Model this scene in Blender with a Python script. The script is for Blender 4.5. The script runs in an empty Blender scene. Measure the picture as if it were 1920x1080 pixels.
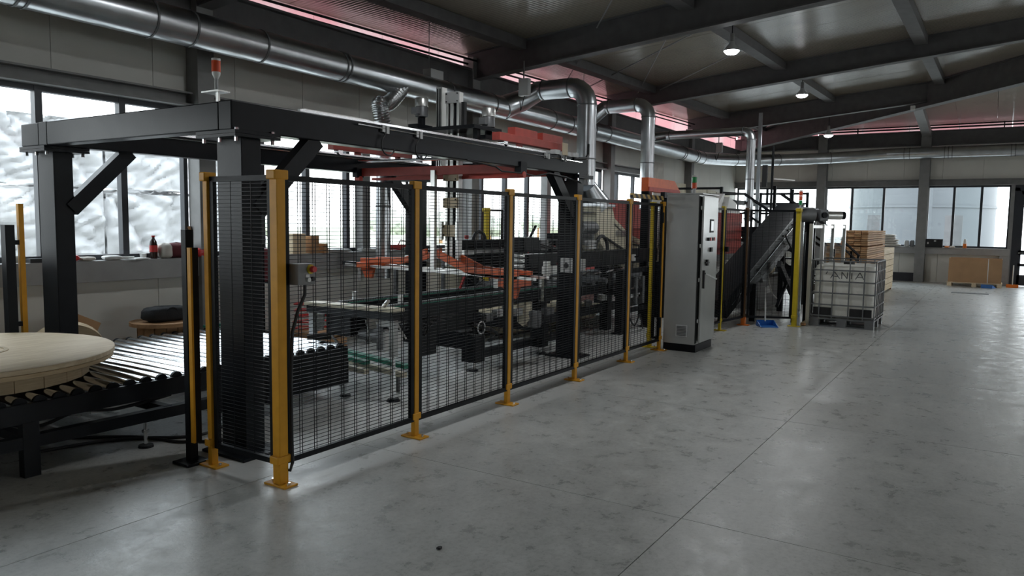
import bpy, math, random
from mathutils import Vector, Matrix
random.seed(7)
scene = bpy.context.scene
COL = scene.collection

# ------------------------------------------------------------------ camera
CAM_H = 1.7
F_PX = 1413.1
yaw, pitch, roll = math.radians(32.663), math.radians(4.975), math.radians(0.812)
fw = Vector((math.cos(yaw)*math.cos(pitch), math.sin(yaw)*math.cos(pitch), -math.sin(pitch)))
rt0 = Vector((math.sin(yaw), -math.cos(yaw), 0.0))
up0 = rt0.cross(fw)
rt = math.cos(roll)*rt0 + math.sin(roll)*up0
up = -math.sin(roll)*rt0 + math.cos(roll)*up0
cam_data = bpy.data.cameras.new('camera')
cam_data.sensor_width = 36.0
cam_data.lens = F_PX/1920*36
cam_data.clip_end = 400
cam = bpy.data.objects.new('camera', cam_data)
COL.objects.link(cam)
cam.matrix_world = Matrix(((rt.x, up.x, -fw.x, 0), (rt.y, up.y, -fw.y, 0), (rt.z, up.z, -fw.z, CAM_H), (0, 0, 0, 1)))
scene.camera = cam

# ------------------------------------------------------------------ world, exposure
w = bpy.data.worlds.new('overcast_sky')
scene.world = w
w.use_nodes = True
wn = w.node_tree.nodes; wl = w.node_tree.links
wn.clear()
wo = wn.new('ShaderNodeOutputWorld'); bg = wn.new('ShaderNodeBackground')
tc = wn.new('ShaderNodeTexCoord'); sp = wn.new('ShaderNodeSeparateXYZ'); cr = wn.new('ShaderNodeValToRGB')
wl.new(tc.outputs['Generated'], sp.inputs[0]); wl.new(sp.outputs['Z'], cr.inputs[0])
cr.color_ramp.elements[0].position = 0.0; cr.color_ramp.elements[0].color = (0.97, 0.99, 1.0, 1)
cr.color_ramp.elements[1].position = 0.6; cr.color_ramp.elements[1].color = (0.84, 0.92, 1.0, 1)
wl.new(cr.outputs[0], bg.inputs['Color']); bg.inputs['Strength'].default_value = 5.0
wl.new(bg.outputs[0], wo.inputs[0])
scene.view_settings.view_transform = 'Standard'
scene.view_settings.look = 'None'
scene.view_settings.gamma = 1.0
scene.view_settings.use_curve_mapping = False
scene.view_settings.exposure = 0.14
try:
    scene.cycles.max_bounces = 8; scene.cycles.diffuse_bounces = 5; scene.cycles.transparent_max_bounces = 16
    scene.cycles.glossy_bounces = 4
    scene.cycles.use_denoising = True
    scene.cycles.sample_clamp_indirect = 6.0
    scene.cycles.caustics_reflective = False
except Exception:
    pass
LAMP_W = 34.0

# ------------------------------------------------------------------ materials
def mat(name, col, rough=0.5, metal=0.0, var=0.12, scale=6.0, bump=0.0, bscale=60.0, stretch=(1, 1, 1), spec=0.5, col2=None, emit=None, rvar=0.0):
    m = bpy.data.materials.new(name); m.use_nodes = True
    nt = m.node_tree; b = nt.nodes['Principled BSDF']
    b.inputs['Roughness'].default_value = rough; b.inputs['Metallic'].default_value = metal
    b.inputs['Specular IOR Level'].default_value = spec
    t = nt.nodes.new('ShaderNodeTexCoord'); mp = nt.nodes.new('ShaderNodeMapping')
    mp.inputs['Scale'].default_value = stretch
    nt.links.new(t.outputs['Object'], mp.inputs[0])
    n = nt.nodes.new('ShaderNodeTexNoise'); n.inputs['Scale'].default_value = scale; n.inputs['Detail'].default_value = 5
    nt.links.new(mp.outputs[0], n.inputs['Vector'])
    r = nt.nodes.new('ShaderNodeValToRGB')
    c = Vector(col)
    if col2 is None:
        lo = c*(1-var); hi = c*(1+var)
    else:
        lo = c; hi = Vector(col2)
    r.color_ramp.elements[0].position = 0.3; r.color_ramp.elements[0].color = (*lo, 1)
    r.color_ramp.elements[1].position = 0.7; r.color_ramp.elements[1].color = (min(1, hi.x), min(1, hi.y), min(1, hi.z), 1)
    nt.links.new(n.outputs['Fac'], r.inputs[0]); nt.links.new(r.outputs[0], b.inputs['Base Color'])
    if rvar:
        mr = nt.nodes.new('ShaderNodeMapRange'); mr.inputs['To Min'].default_value = rough-rvar; mr.inputs['To Max'].default_value = rough+rvar
        nt.links.new(n.outputs['Fac'], mr.inputs['Value']); nt.links.new(mr.outputs[0], b.inputs['Roughness'])
    if bump:
        n2 = nt.nodes.new('ShaderNodeTexNoise'); n2.inputs['Scale'].default_value = bscale; n2.inputs['Detail'].default_value = 3
        nt.links.new(mp.outputs[0], n2.inputs['Vector'])
        bp = nt.nodes.new('ShaderNodeBump'); bp.inputs['Strength'].default_value = bump; bp.inputs['Distance'].default_value = 0.01
        nt.links.new(n2.outputs['Fac'], bp.inputs['Height']); nt.links.new(bp.outputs[0], b.inputs['Normal'])
    if emit:
        b.inputs['Emission Color'].default_value = (*emit[0], 1); b.inputs['Emission Strength'].default_value = emit[1]
    return m

def add_ribs(m, axis, freq, strength, dist=0.004):
    """fine pressed ribs of a sandwich panel sheet, as relief"""
    nt = m.node_tree; b = nt.nodes['Principled BSDF']
    g = nt.nodes.new('ShaderNodeNewGeometry'); s = nt.nodes.new('ShaderNodeSeparateXYZ')
    nt.links.new(g.outputs['Position'], s.inputs[0])
    mu = nt.nodes.new('ShaderNodeMath'); mu.operation = 'MULTIPLY'; mu.inputs[1].default_value = freq*2*math.pi
    nt.links.new(s.outputs[axis], mu.inputs[0])
    si = nt.nodes.new('ShaderNodeMath'); si.operation = 'SINE'; nt.links.new(mu.outputs[0], si.inputs[0])
    bp = nt.nodes.new('ShaderNodeBump'); bp.inputs['Strength'].default_value = strength; bp.inputs['Distance'].default_value = dist
    nt.links.new(si.outputs[0], bp.inputs['Height']); nt.links.new(bp.outputs[0], b.inputs['Normal'])

M = {}
M['black'] = mat('black_steel', (0.007, 0.008, 0.010), 0.42, var=0.25, bump=0.05, spec=0.14)
M['gantry'] = mat('gantry_steel', (0.006, 0.0075, 0.010), 0.33, var=0.2, scale=9, bump=0.03, rvar=0.05, spec=0.19)
M['struct'] = mat('structural_steel', (0.12, 0.117, 0.12), 0.55, var=0.12, spec=0.3)
M['structg'] = mat('grey_structural_steel', (0.22, 0.22, 0.218), 0.5, var=0.1)
M['zinc'] = mat('galvanised_sheet', (0.52, 0.54, 0.56), 0.28, metal=1.0, var=0.10, scale=5)
M['flex'] = mat('foil_hose', (0.55, 0.56, 0.57), 0.28, metal=1.0, var=0.2, scale=25, bump=0.3, bscale=40)
M['alu'] = mat('aluminium', (0.72, 0.72, 0.70), 0.33, metal=0.9, var=0.06, scale=20, stretch=(1, 1, 0.1))
M['steel'] = mat('bright_steel', (0.74, 0.76, 0.78), 0.17, metal=1.0, var=0.08, scale=12, stretch=(0.3, 1, 1), rvar=0.05)
M['yellow'] = mat('yellow_paint', (0.66, 0.315, 0.022), 0.42, var=0.07, scale=14, spec=0.25)
M['brown'] = mat('shaded_yellow_paint', (0.10, 0.05, 0.02), 0.45, var=0.1)  # yellow post paint darkened to brown, shade put into the colour
M['yellow2'] = mat('lemon_yellow_paint', (0.60, 0.45, 0.025), 0.42, var=0.07, scale=14, spec=0.25)
M['orange'] = mat('orange_paint', (0.62, 0.115, 0.030), 0.45, var=0.1, scale=10)
M['red'] = mat('red_paint', (0.40, 0.050, 0.035), 0.5, var=0.14, scale=10)
M['redbin'] = mat('dusty_red_paint', (0.42, 0.065, 0.055), 0.6, var=0.15, scale=5)
M['cab'] = mat('grey_cabinet_paint', (0.36, 0.37, 0.36), 0.22, var=0.03, bump=0.03, bscale=400, spec=0.7)
M['light'] = mat('light_grey_plastic', (0.52, 0.53, 0.53), 0.45, var=0.04)
M['greybox'] = mat('grey_box_plastic', (0.20, 0.20, 0.20), 0.5, var=0.05)
M['tan'] = mat('tan_plate', (0.55, 0.45, 0.30), 0.45, var=0.1)
M['motor'] = mat('cast_grey_motor', (0.16, 0.165, 0.17), 0.45, metal=0.3, var=0.15)
M['rubber'] = mat('black_rubber', (0.012, 0.012, 0.013), 0.6, var=0.2)
M['cream'] = mat('cream_paint', (0.60, 0.55, 0.42), 0.5, var=0.08, scale=4)
M['white'] = mat('white_plastic', (0.74, 0.74, 0.72), 0.45, var=0.04)
M['ibc'] = mat('milky_tank_plastic', (0.88, 0.87, 0.82), 0.4, var=0.04, scale=3)
_nt = M['ibc'].node_tree; _o = _nt.nodes['Material Output']; _b = _nt.nodes['Principled BSDF']
_t = _nt.nodes.new('ShaderNodeBsdfTranslucent'); _t.inputs[0].default_value = (0.9, 0.89, 0.84, 1); _m = _nt.nodes.new('ShaderNodeMixShader'); _m.inputs[0].default_value = 0.4
_nt.links.new(_b.outputs[0], _m.inputs[1]); _nt.links.new(_t.outputs[0], _m.inputs[2]); _nt.links.new(_m.outputs[0], _o.inputs[0])
M['wood'] = mat('pale_timber', (0.62, 0.48, 0.30), 0.6, col2=(0.80, 0.67, 0.47), scale=7, stretch=(0.6, 7, 4), bump=0.12, bscale=25)
M['woodb'] = mat('brown_timber', (0.33, 0.17, 0.075), 0.65, col2=(0.50, 0.29, 0.14), scale=5, stretch=(0.5, 3, 3), bump=0.1)
M['woodend'] = mat('sawn_board', (0.44, 0.24, 0.11), 0.7, col2=(0.58, 0.36, 0.19), scale=4, stretch=(0.4, 5, 5), bump=0.1)
M['ply'] = mat('plywood_edge', (0.50, 0.38, 0.23), 0.65, col2=(0.62, 0.49, 0.31), scale=6, stretch=(1, 1, 20), bump=0.1)
M['card'] = mat('cardboard', (0.42, 0.25, 0.13), 0.75, var=0.08, scale=4, bump=0.05)
M['blue'] = mat('blue_plastic', (0.03, 0.16, 0.48), 0.4, var=0.06)
M['orangep'] = mat('orange_plastic', (0.80, 0.20, 0.02), 0.4, var=0.06)
M['redp'] = mat('red_plastic', (0.55, 0.03, 0.03), 0.35, var=0.06)
M['maroon'] = mat('maroon_cloth', (0.12, 0.02, 0.025), 0.8, var=0.2, bump=0.2)
M['greenp'] = mat('green_lens', (0.02, 0.30, 0.08), 0.25, var=0.06)
M['green'] = mat('green_belt', (0.02, 0.20, 0.13), 0.5, var=0.12)
M['fabric'] = mat('black_fabric', (0.018, 0.019, 0.021), 0.85, var=0.2, bump=0.3, bscale=90)
M['sack'] = mat('pale_cloth', (0.60, 0.57, 0.52), 0.85, var=0.12, bump=0.25, bscale=30)
M['film'] = mat('white_stretch_film', (0.42, 0.42, 0.43), 0.40, var=0.04, scale=2.0, bump=0.5, bscale=5, stretch=(1.3, 1, 2.0))
M['paper'] = mat('white_paper', (0.75, 0.75, 0.73), 0.7, var=0.04)
M['dirt'] = mat('sawdust', (0.40, 0.33, 0.22), 0.9, var=0.2, bump=0.4)
M['cola'] = mat('dark_cola', (0.03, 0.012, 0.01), 0.12, var=0.1)
M['dgrass'] = mat('haze_paled_grass', (0.50, 0.52, 0.42), 0.9, var=0.15, scale=0.6)  # grass paled to carry the bright outdoor haze in its colour
M['leaf'] = mat('haze_paled_foliage', (0.50, 0.53, 0.46), 0.85, var=0.35, scale=1.6, bump=0.6, bscale=6)  # leaf green washed out, the haze is put into the colour
M['silo'] = mat('grey_silo_steel', (0.105, 0.115, 0.125), 0.5, metal=0.0, var=0.05, scale=1.2)
M['ground'] = mat('outdoor_asphalt', (0.55, 0.55, 0.53), 0.9, var=0.06, scale=1)
M['wall'] = mat('olive_grey_wall_panel', (0.68, 0.67, 0.62), 0.55, var=0.04, scale=2)
M['ceil'] = mat('roof_panel', (0.28, 0.25, 0.205), 0.17, var=0.05, scale=1.5)
add_ribs(M['ceil'], 'X', 14.0, 0.30, 0.004)
M['plinth'] = mat('dark_plinth', (0.035, 0.037, 0.045), 0.6)
M['sill'] = mat('concrete_ledge', (0.34, 0.34, 0.335), 0.6, var=0.08, scale=5, bump=0.1)
M['frame'] = mat('anthracite_aluminium', (0.030, 0.034, 0.042), 0.4, var=0.08)
M['lens_red'] = mat('red_lens', (0.70, 0.09, 0.03), 0.25, var=0.05)
M['led'] = mat('led_panel', (0.9, 0.9, 0.9), 0.4, emit=((0.93, 0.97, 1.0), 22.0))
M['screen'] = mat('pale_screen', (0.8, 0.82, 0.82), 0.25, var=0.02, emit=((0.9, 0.95, 1.0), 0.25))
M['ink'] = mat('grey_marker_ink', (0.14, 0.14, 0.14), 0.7, var=0.3)
M['grate'] = mat('dark_iron_grate', (0.03, 0.03, 0.03), 0.6)

def vary(m, amt=0.25):
    nt = m.node_tree; b = nt.nodes['Principled BSDF']; src = b.inputs['Base Color'].links[0].from_socket
    oi = nt.nodes.new('ShaderNodeObjectInfo'); mr = nt.nodes.new('ShaderNodeMapRange'); mr.inputs['To Min'].default_value = 1-amt; mr.inputs['To Max'].default_value = 1+amt
    nt.links.new(oi.outputs['Random'], mr.inputs['Value'])
    vm = nt.nodes.new('ShaderNodeVectorMath'); vm.operation = 'SCALE'; nt.links.new(src, vm.inputs[0]); nt.links.new(mr.outputs[0], vm.inputs['Scale'])
    nt.links.new(vm.outputs[0], b.inputs['Base Color'])
vary(M['woodend'], 0.32); vary(M['ply'], 0.10)
def glass_mat(name, tint):
    m = bpy.data.materials.new(name); m.use_nodes = True
    nt = m.node_tree; nt.nodes.clear()
    o = nt.nodes.new('ShaderNodeOutputMaterial'); mx = nt.nodes.new('ShaderNodeMixShader')
    tr = nt.nodes.new('ShaderNodeBsdfTransparent'); gl = nt.nodes.new('ShaderNodeBsdfGlossy'); lw = nt.nodes.new('ShaderNodeLayerWeight')
    tr.inputs[0].default_value = (*tint, 1); gl.inputs['Roughness'].default_value = 0.02
    lw.inputs['Blend'].default_value = 0.5
    pw = nt.nodes.new('ShaderNodeMath'); pw.operation = 'POWER'; pw.inputs[1].default_value = 5.0
    ma = nt.nodes.new('ShaderNodeMath'); ma.operation = 'MULTIPLY_ADD'; ma.inputs[1].default_value = 0.7; ma.inputs[2].default_value = 0.03
    nt.links.new(lw.outputs['Facing'], pw.inputs[0]); nt.links.new(pw.outputs[0], ma.inputs[0]); nt.links.new(ma.outputs[0], mx.inputs[0])
    nt.links.new(tr.outputs[0], mx.inputs[1]); nt.links.new(gl.outputs[0], mx.inputs[2])
    nt.links.new(mx.outputs[0], o.inputs[0])
    return m
M['glass'] = glass_mat('window_glass', (0.95, 0.97, 0.97))
def translucent(name, col):
    m = bpy.data.materials.new(name); m.use_nodes = True
    nt = m.node_tree; nt.nodes.clear()
    o = nt.nodes.new('ShaderNodeOutputMaterial'); mx = nt.nodes.new('ShaderNodeMixShader')
    a = nt.nodes.new('ShaderNodeBsdfTranslucent'); b = nt.nodes.new('ShaderNodeBsdfDiffuse')
    n = nt.nodes.new('ShaderNodeTexNoise'); n.inputs['Scale'].default_value = 0.9
    r = nt.nodes.new('ShaderNodeValToRGB'); tcn = nt.nodes.new('ShaderNodeTexCoord')
    nt.links.new(tcn.outputs['Object'], n.inputs['Vector'])
    r.color_ramp.elements[0].position = 0.40; r.color_ramp.elements[0].color = (*col, 1)
    r.color_ramp.elements[1].position = 0.60; r.color_ramp.elements[1].color = (col[0], col[1]*1.18, col[2]*1.15, 1)
    nt.links.new(n.outputs['Fac'], r.inputs[0])
    nt.links.new(r.outputs[0], a.inputs[0]); nt.links.new(r.outputs[0], b.inputs[0])
    mx.inputs[0].default_value = 0.25
    nt.links.new(a.outputs[0], mx.inputs[1]); nt.links.new(b.outputs[0], mx.inputs[2]); nt.links.new(mx.outputs[0], o.inputs[0])
    return m
M['rooflight'] = translucent('pink_lit_polycarbonate', (0.68, 0.47, 0.49))  # pink tint stands in for light reflected off a red roof outside

def concrete():
    m = bpy.data.materials.new('power_floated_concrete'); m.use_nodes = True
    nt = m.node_tree; N = nt.nodes; L = nt.links; b = N['Principled BSDF']
    g = N.new('ShaderNodeNewGeometry')
    def noise(sc, det=6, rough=0.6, stretch=None):
        n = N.new('ShaderNodeTexNoise'); n.inputs['Scale'].default_value = sc; n.inputs['Detail'].default_value = det; n.inputs['Roughness'].default_value = rough
        if stretch:
            mp = N.new('ShaderNodeMapping'); mp.inputs['Scale'].default_value = stretch
            L.new(g.outputs['Position'], mp.inputs[0]); L.new(mp.outputs[0], n.inputs['Vector'])
        else:
            L.new(g.outputs['Position'], n.inputs['Vector'])
        return n
    def ramp(n, p0, c0, p1, c1):
        r = N.new('ShaderNodeValToRGB'); e = r.color_ramp.elements
        e[0].position = p0; e[0].color = (*c0, 1); e[1].position = p1; e[1].color = (*c1, 1)
        L.new(n, r.inputs[0]); return r
    def mul(a, bb, fac=1.0):
        x = N.new('ShaderNodeMix'); x.data_type = 'RGBA'; x.blend_type = 'MULTIPLY'; x.inputs['Factor'].default_value = fac
        L.new(a, x.inputs['A']); L.new(bb, x.inputs['B']); return x.outputs['Result']
    n1 = noise(0.45, 7, 0.62); r1 = ramp(n1.outputs['Fac'], 0.32, (0.43, 0.44, 0.43), 0.68, (0.57, 0.57, 0.55))
    n2 = noise(5.0, 8, 0.72); r2 = ramp(n2.outputs['Fac'], 0.24, (0.66, 0.67, 0.66), 0.74, (1.16, 1.16, 1.15))
    n3 = noise(30, 5, 0.75); r3 = ramp(n3.outputs['Fac'], 0.30, (0.68, 0.68, 0.68), 0.52, (1.05, 1.05, 1.05))
    n4 = noise(2.1, 9, 0.72, (1.0, 0.55, 1)); r4 = ramp(n4.outputs['Fac'], 0.30, (0.40, 0.40, 0.41), 0.42, (1, 1, 1))
    c = mul(mul(mul(r1.outputs[0], r2.outputs[0]), r3.outputs[0], 0.8), r4.outputs[0], 0.28)
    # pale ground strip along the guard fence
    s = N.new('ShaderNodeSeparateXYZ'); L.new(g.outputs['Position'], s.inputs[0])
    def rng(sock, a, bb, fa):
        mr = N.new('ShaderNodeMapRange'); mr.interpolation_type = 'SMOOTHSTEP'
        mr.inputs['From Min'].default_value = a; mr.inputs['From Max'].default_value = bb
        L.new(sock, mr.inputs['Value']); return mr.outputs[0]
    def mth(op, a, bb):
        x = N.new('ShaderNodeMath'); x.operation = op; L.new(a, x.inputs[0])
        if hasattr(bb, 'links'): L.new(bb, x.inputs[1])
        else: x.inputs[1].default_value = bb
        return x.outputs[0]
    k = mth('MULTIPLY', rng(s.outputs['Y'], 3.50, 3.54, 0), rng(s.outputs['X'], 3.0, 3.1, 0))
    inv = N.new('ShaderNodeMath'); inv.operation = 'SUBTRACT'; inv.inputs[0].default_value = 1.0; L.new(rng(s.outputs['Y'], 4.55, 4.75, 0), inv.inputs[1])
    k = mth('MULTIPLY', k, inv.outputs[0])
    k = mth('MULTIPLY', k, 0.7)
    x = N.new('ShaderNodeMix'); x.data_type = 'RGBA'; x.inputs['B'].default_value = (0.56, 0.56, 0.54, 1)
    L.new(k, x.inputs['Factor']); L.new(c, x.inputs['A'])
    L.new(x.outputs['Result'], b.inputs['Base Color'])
    mr = N.new('ShaderNodeMapRange'); mr.inputs['From Min'].default_value = 0.3; mr.inputs['From Max'].default_value = 0.7
    mr.inputs['To Min'].default_value = 0.20; mr.inputs['To Max'].default_value = 0.46
    L.new(n2.outputs['Fac'], mr.inputs['Value']); L.new(mr.outputs[0], b.inputs['Roughness'])
    bp = N.new('ShaderNodeBump'); bp.inputs['Strength'].default_value = 0.13; bp.inputs['Distance'].default_value = 0.01
    L.new(n3.outputs['Fac'], bp.inputs['Height']); L.new(bp.outputs[0], b.inputs['Normal'])
    return m
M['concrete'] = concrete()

def hazard():
    m = mat('hazard_stripes', (0.6, 0.4, 0.05), 0.45)
    nt = m.node_tree; N = nt.nodes; L = nt.links; b = N['Principled BSDF']
    g = N.new('ShaderNodeNewGeometry'); s = N.new('ShaderNodeSeparateXYZ'); L.new(g.outputs['Position'], s.inputs[0])
    a = N.new('ShaderNodeMath'); a.operation = 'ADD'; L.new(s.outputs['X'], a.inputs[0]); L.new(s.outputs['Z'], a.inputs[1])
    mu = N.new('ShaderNodeMath'); mu.operation = 'MULTIPLY'; mu.inputs[1].default_value = 6.5; L.new(a.outputs[0], mu.inputs[0])
    fr = N.new('ShaderNodeMath'); fr.operation = 'FRACT'; L.new(mu.outputs[0], fr.inputs[0])
    r = N.new('ShaderNodeValToRGB'); r.color_ramp.interpolation = 'CONSTANT'
    r.color_ramp.elements[0].color = (0.60, 0.40, 0.12, 1); r.color_ramp.elements[1].position = 0.5; r.color_ramp.elements[1].color = (0.03, 0.025, 0.02, 1)
    L.new(fr.outputs[0], r.inputs[0]); L.new(r.outputs[0], b.inputs['Base Color'])
    return m
M['hazard'] = hazard()

# ------------------------------------------------------------------ mesh builder
class MB:
    def __init__(s): s.v = []; s.f = []
    def add(s, vs, fs):
        o = len(s.v); s.v += [Vector(p) for p in vs]; s.f += [tuple(i+o for i in q) for q in fs]; return s
    def box(s, x0, x1, y0, y1, z0, z1):
        return s.add([(x0, y0, z0), (x1, y0, z0), (x1, y1, z0), (x0, y1, z0), (x0, y0, z1), (x1, y0, z1), (x1, y1, z1), (x0, y1, z1)],
                     [(3, 2, 1, 0), (4, 5, 6, 7), (0, 1, 5, 4), (1, 2, 6, 5), (2, 3, 7, 6), (3, 0, 4, 7)])
    def obox(s, c, size, rz=0, rx=0, ry=0):
        R = Matrix.Rotation(rz, 3, 'Z') @ Matrix.Rotation(ry, 3, 'Y') @ Matrix.Rotation(rx, 3, 'X')
        a, b, d = (q/2 for q in size); c = Vector(c)
        vs = [c + R @ Vector(p) for p in [(-a, -b, -d), (a, -b, -d), (a, b, -d), (-a, b, -d), (-a, -b, d), (a, -b, d), (a, b, d), (-a, b, d)]]
        return s.add(vs, [(3, 2, 1, 0), (4, 5, 6, 7), (0, 1, 5, 4), (1, 2, 6, 5), (2, 3, 7, 6), (3, 0, 4, 7)])
    def bar(s, p0, p1, w, h, up=(0, 0, 1)):
        p0 = Vector(p0); p1 = Vector(p1); d = (p1-p0).normalized(); u = Vector(up)
        if abs(d.dot(u)) > 0.98: u = Vector((1, 0, 0))
        a = d.cross(u).normalized(); b = a.cross(d).normalized()
        vs = []
        for p in (p0, p1):
            for i, j in ((-1, -1), (1, -1), (1, 1), (-1, 1)): vs.append(p + a*(i*w/2) + b*(j*h/2))
        return s.add(vs, [(0, 1, 2, 3), (7, 6, 5, 4), (0, 4, 5, 1), (1, 5, 6, 2), (2, 6, 7, 3), (3, 7, 4, 0)])
    def cyl(s, p0, p1, r, r2=None, n=14, caps=True):
        p0 = Vector(p0); p1 = Vector(p1); r2 = r if r2 is None else r2
        d = (p1-p0).normalized(); u = Vector((0, 0, 1)) if abs(d.z) < 0.9 else Vector((1, 0, 0))
        a = d.cross(u).normalized(); b = d.cross(a)
        vs = []
        for p, q in ((p0, r), (p1, r2)):
            for i in range(n):
                t = 2*math.pi*i/n; vs.append(p + a*(q*math.cos(t)) + b*(q*math.sin(t)))
        fs = [(i, (i+1) % n, n+(i+1) % n, n+i) for i in range(n)]
        if caps: fs += [tuple(range(n-1, -1, -1)), tuple(range(n, 2*n))]
        return s.add(vs, fs)
    def tube(s, pts, r, n=10, caps=True):
        pts = [Vector(p) for p in pts]; rr = r if isinstance(r, (list, tuple)) else [r]*len(pts)
        vs = []; d0 = (pts[1]-pts[0]).normalized()
        u = Vector((0, 0, 1)) if abs(d0.z) < 0.9 else Vector((1, 0, 0))
        a = d0.cross(u).normalized()
        for i, p in enumerate(pts):
            if i == 0: d = d0
            elif i == len(pts)-1: d = (pts[i]-pts[i-1]).normalized()
            else: d = ((pts[i+1]-pts[i]).normalized() + (pts[i]-pts[i-1]).normalized()).normalized()
            a = (a - d*a.dot(d)).normalized(); b = d.cross(a)
            for k in range(n):
                t = 2*math.pi*k/n; vs.append(p + a*(rr[i]*math.cos(t)) + b*(rr[i]*math.sin(t)))
        fs = []
        for i in range(len(pts)-1):
            for k in range(n):
                fs.append((i*n+k, i*n+(k+1) % n, (i+1)*n+(k+1) % n, (i+1)*n+k))
        if caps: fs += [tuple(range(n-1, -1, -1)), tuple(range((len(pts)-1)*n, len(pts)*n))]
        return s.add(vs, fs)
    def lathe(s, prof, c, n=20):
        c = Vector(c); vs = []
        for r, z in prof:
            for k in range(n):
                t = 2*math.pi*k/n; vs.append(c + Vector((r*math.cos(t), r*math.sin(t), z)))
        fs = []
        for i in range(len(prof)-1):
            for k in range(n): fs.append((i*n+k, i*n+(k+1) % n, (i+1)*n+(k+1) % n, (i+1)*n+k))
        fs += [tuple(range(n-1, -1, -1)), tuple(range((len(prof)-1)*n, len(prof)*n))]
        return s.add(vs, fs)
    def prism(s, pts, d):
        n = len(pts); d = Vector(d); pts = [Vector(p) for p in pts]
        vs = pts + [p+d for p in pts]
        fs = [tuple(range(n-1, -1, -1)), tuple(range(n, 2*n))] + [(i, (i+1) % n, n+(i+1) % n, n+i) for i in range(n)]
        return s.add(vs, fs)
    def blob(s, c, size, seed=0, amp=0.12, nu=14, nv=9, flat=True, p=0.75):
        """lumpy rounded body resting on its base"""
        rnd = random.Random(seed); c = Vector(c); vs = []
        ph = [rnd.uniform(0, 6.28) for _ in range(6)]
        for j in range(nv+1):
            th = -math.pi/2 + math.pi*j/nv
            for i in range(nu):
                t = 2*math.pi*i/nu
                f = 1 + amp*(math.sin(3*t+ph[0]+2*th)+math.sin(5*t+ph[1])*math.cos(4*th+ph[2])+0.7*math.sin(8*t+ph[3]+5*th))/2
                x = math.copysign(abs(math.cos(t))**p, math.cos(t))*math.cos(th)**p; y = math.copysign(abs(math.sin(t))**p, math.sin(t))*math.cos(th)**p
                z = math.copysign(abs(math.sin(th))**p, math.sin(th))
                z = (z*f + 1)/2
                if flat: z = max(0.0, z)
                vs.append(c + Vector((x*f*size[0]/2, y*f*size[1]/2, z*size[2])))
        fs = []
        for j in range(nv):
            for i in range(nu): fs.append((j*nu+i, j*nu+(i+1) % nu, (j+1)*nu+(i+1) % nu, (j+1)*nu+i))
        fs += [tuple(range(nu-1, -1, -1)), tuple(range(nv*nu, (nv+1)*nu))]
        return s.add(vs, fs)
    def build(s, name, m, parent=None, smooth=False, bevel=0.0, loc=None, kind=None):
        off = Vector(loc) if loc is not None else Vector((0, 0, 0))
        if parent is not None:
            off = Vector(parent['org']) if 'org' in parent else Vector((0, 0, 0))
        me = bpy.data.meshes.new(name)
        me.from_pydata([tuple(p-off) for p in s.v], [], s.f); me.update()
        me.materials.append(m if not isinstance(m, str) else M[m])
        if smooth:
            me.polygons.foreach_set('use_smooth', [True]*len(me.polygons)); me.set_sharp_from_angle(angle=0.7)
        o = bpy.data.objects.new(name, me); COL.objects.link(o)
        if parent is not None:
            o.parent = parent; o['org'] = tuple(off)
        else:
            o.location = off; o['org'] = tuple(off)
        if bevel:
            bm = o.modifiers.new('bevel', 'BEVEL'); bm.width = bevel; bm.segments = 2; bm.limit_method = 'ANGLE'
        if kind: o['kind'] = kind
        return o

def thing(name, label, cat, loc, group=None):
    o = bpy.data.objects.new(name, None); COL.objects.link(o); o.location = loc; o['org'] = tuple(loc)
    o.empty_display_size = 0.1
    o['label'] = label; o['category'] = cat
    if group: o['group'] = group
    return o
def tag(o, label, cat, group=None):
    o['label'] = label; o['category'] = cat
    if group: o['group'] = group
    return o
def struct(name, mb, m, parent=None, bevel=0.0, smooth=False):
    o = mb.build(name, m, parent, bevel=bevel, smooth=smooth)
    if parent is None: o['kind'] = 'structure'
    return o
def sroot(name, loc=(0, 0, 0)):
    o = bpy.data.objects.new(name, None); COL.objects.link(o); o.location = loc; o['org'] = tuple(loc); o['kind'] = 'structure'
    return o
def dup(root, delta, label=None, group=None):
    d = Vector(delta)
    r = root.copy(); COL.objects.link(r); r.location = root.location + d; r['org'] = tuple(r.location)
    if label: r['label'] = label
    if group: r['group'] = group
    for ch in list(root.children):
        c = ch.copy(); COL.objects.link(c); c.parent = r
        for g in list(ch.children):
            q = g.copy(); COL.objects.link(q); q.parent = c
    return r
def arc(c, r, a0, a1, u, v, n=8):
    c = Vector(c); u = Vector(u); v = Vector(v)
    return [c + u*(r*math.cos(a0+(a1-a0)*i/n)) + v*(r*math.sin(a0+(a1-a0)*i/n)) for i in range(n+1)]

# ------------------------------------------------------------------ setting: floor of cast bays
WALL_Y, BACK_X, RIGHT_Y, REAR_X, RIDGE_Y = 8.03, 27.3, -14.0, -9.0, -3.0
fl = MB().box(REAR_X-0.3, BACK_X+0.4, RIGHT_Y-0.3, WALL_Y+0.3, -0.3, -0.014)
floor = struct('floor', fl, M['plinth'])
xs = [REAR_X] + [4.12+2.64*k for k in range(-4, 9)] + [BACK_X]
ys = [RIGHT_Y, -11.1, -8.6, -6.1, -3.6, -1.07, 1.45, 3.97, 6.5, WALL_Y]
for i in range(len(xs)-1):
    for j in range(len(ys)-1):
        a, b, c, d = xs[i]+0.0025, xs[i+1]-0.0025, ys[j]+0.0025, ys[j+1]-0.0025
        MB().add([(a, c, 0), (b, c, 0), (b, d, 0), (a, d, 0), (a, c, -0.014), (b, c, -0.014), (b, d, -0.014), (a, d, -0.014)],
                 [(0, 1, 2, 3), (4, 5, 1, 0), (5, 6, 2, 1), (6, 7, 3, 2), (7, 4, 0, 3)]).build('floor_slab', 'concrete', floor)

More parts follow.
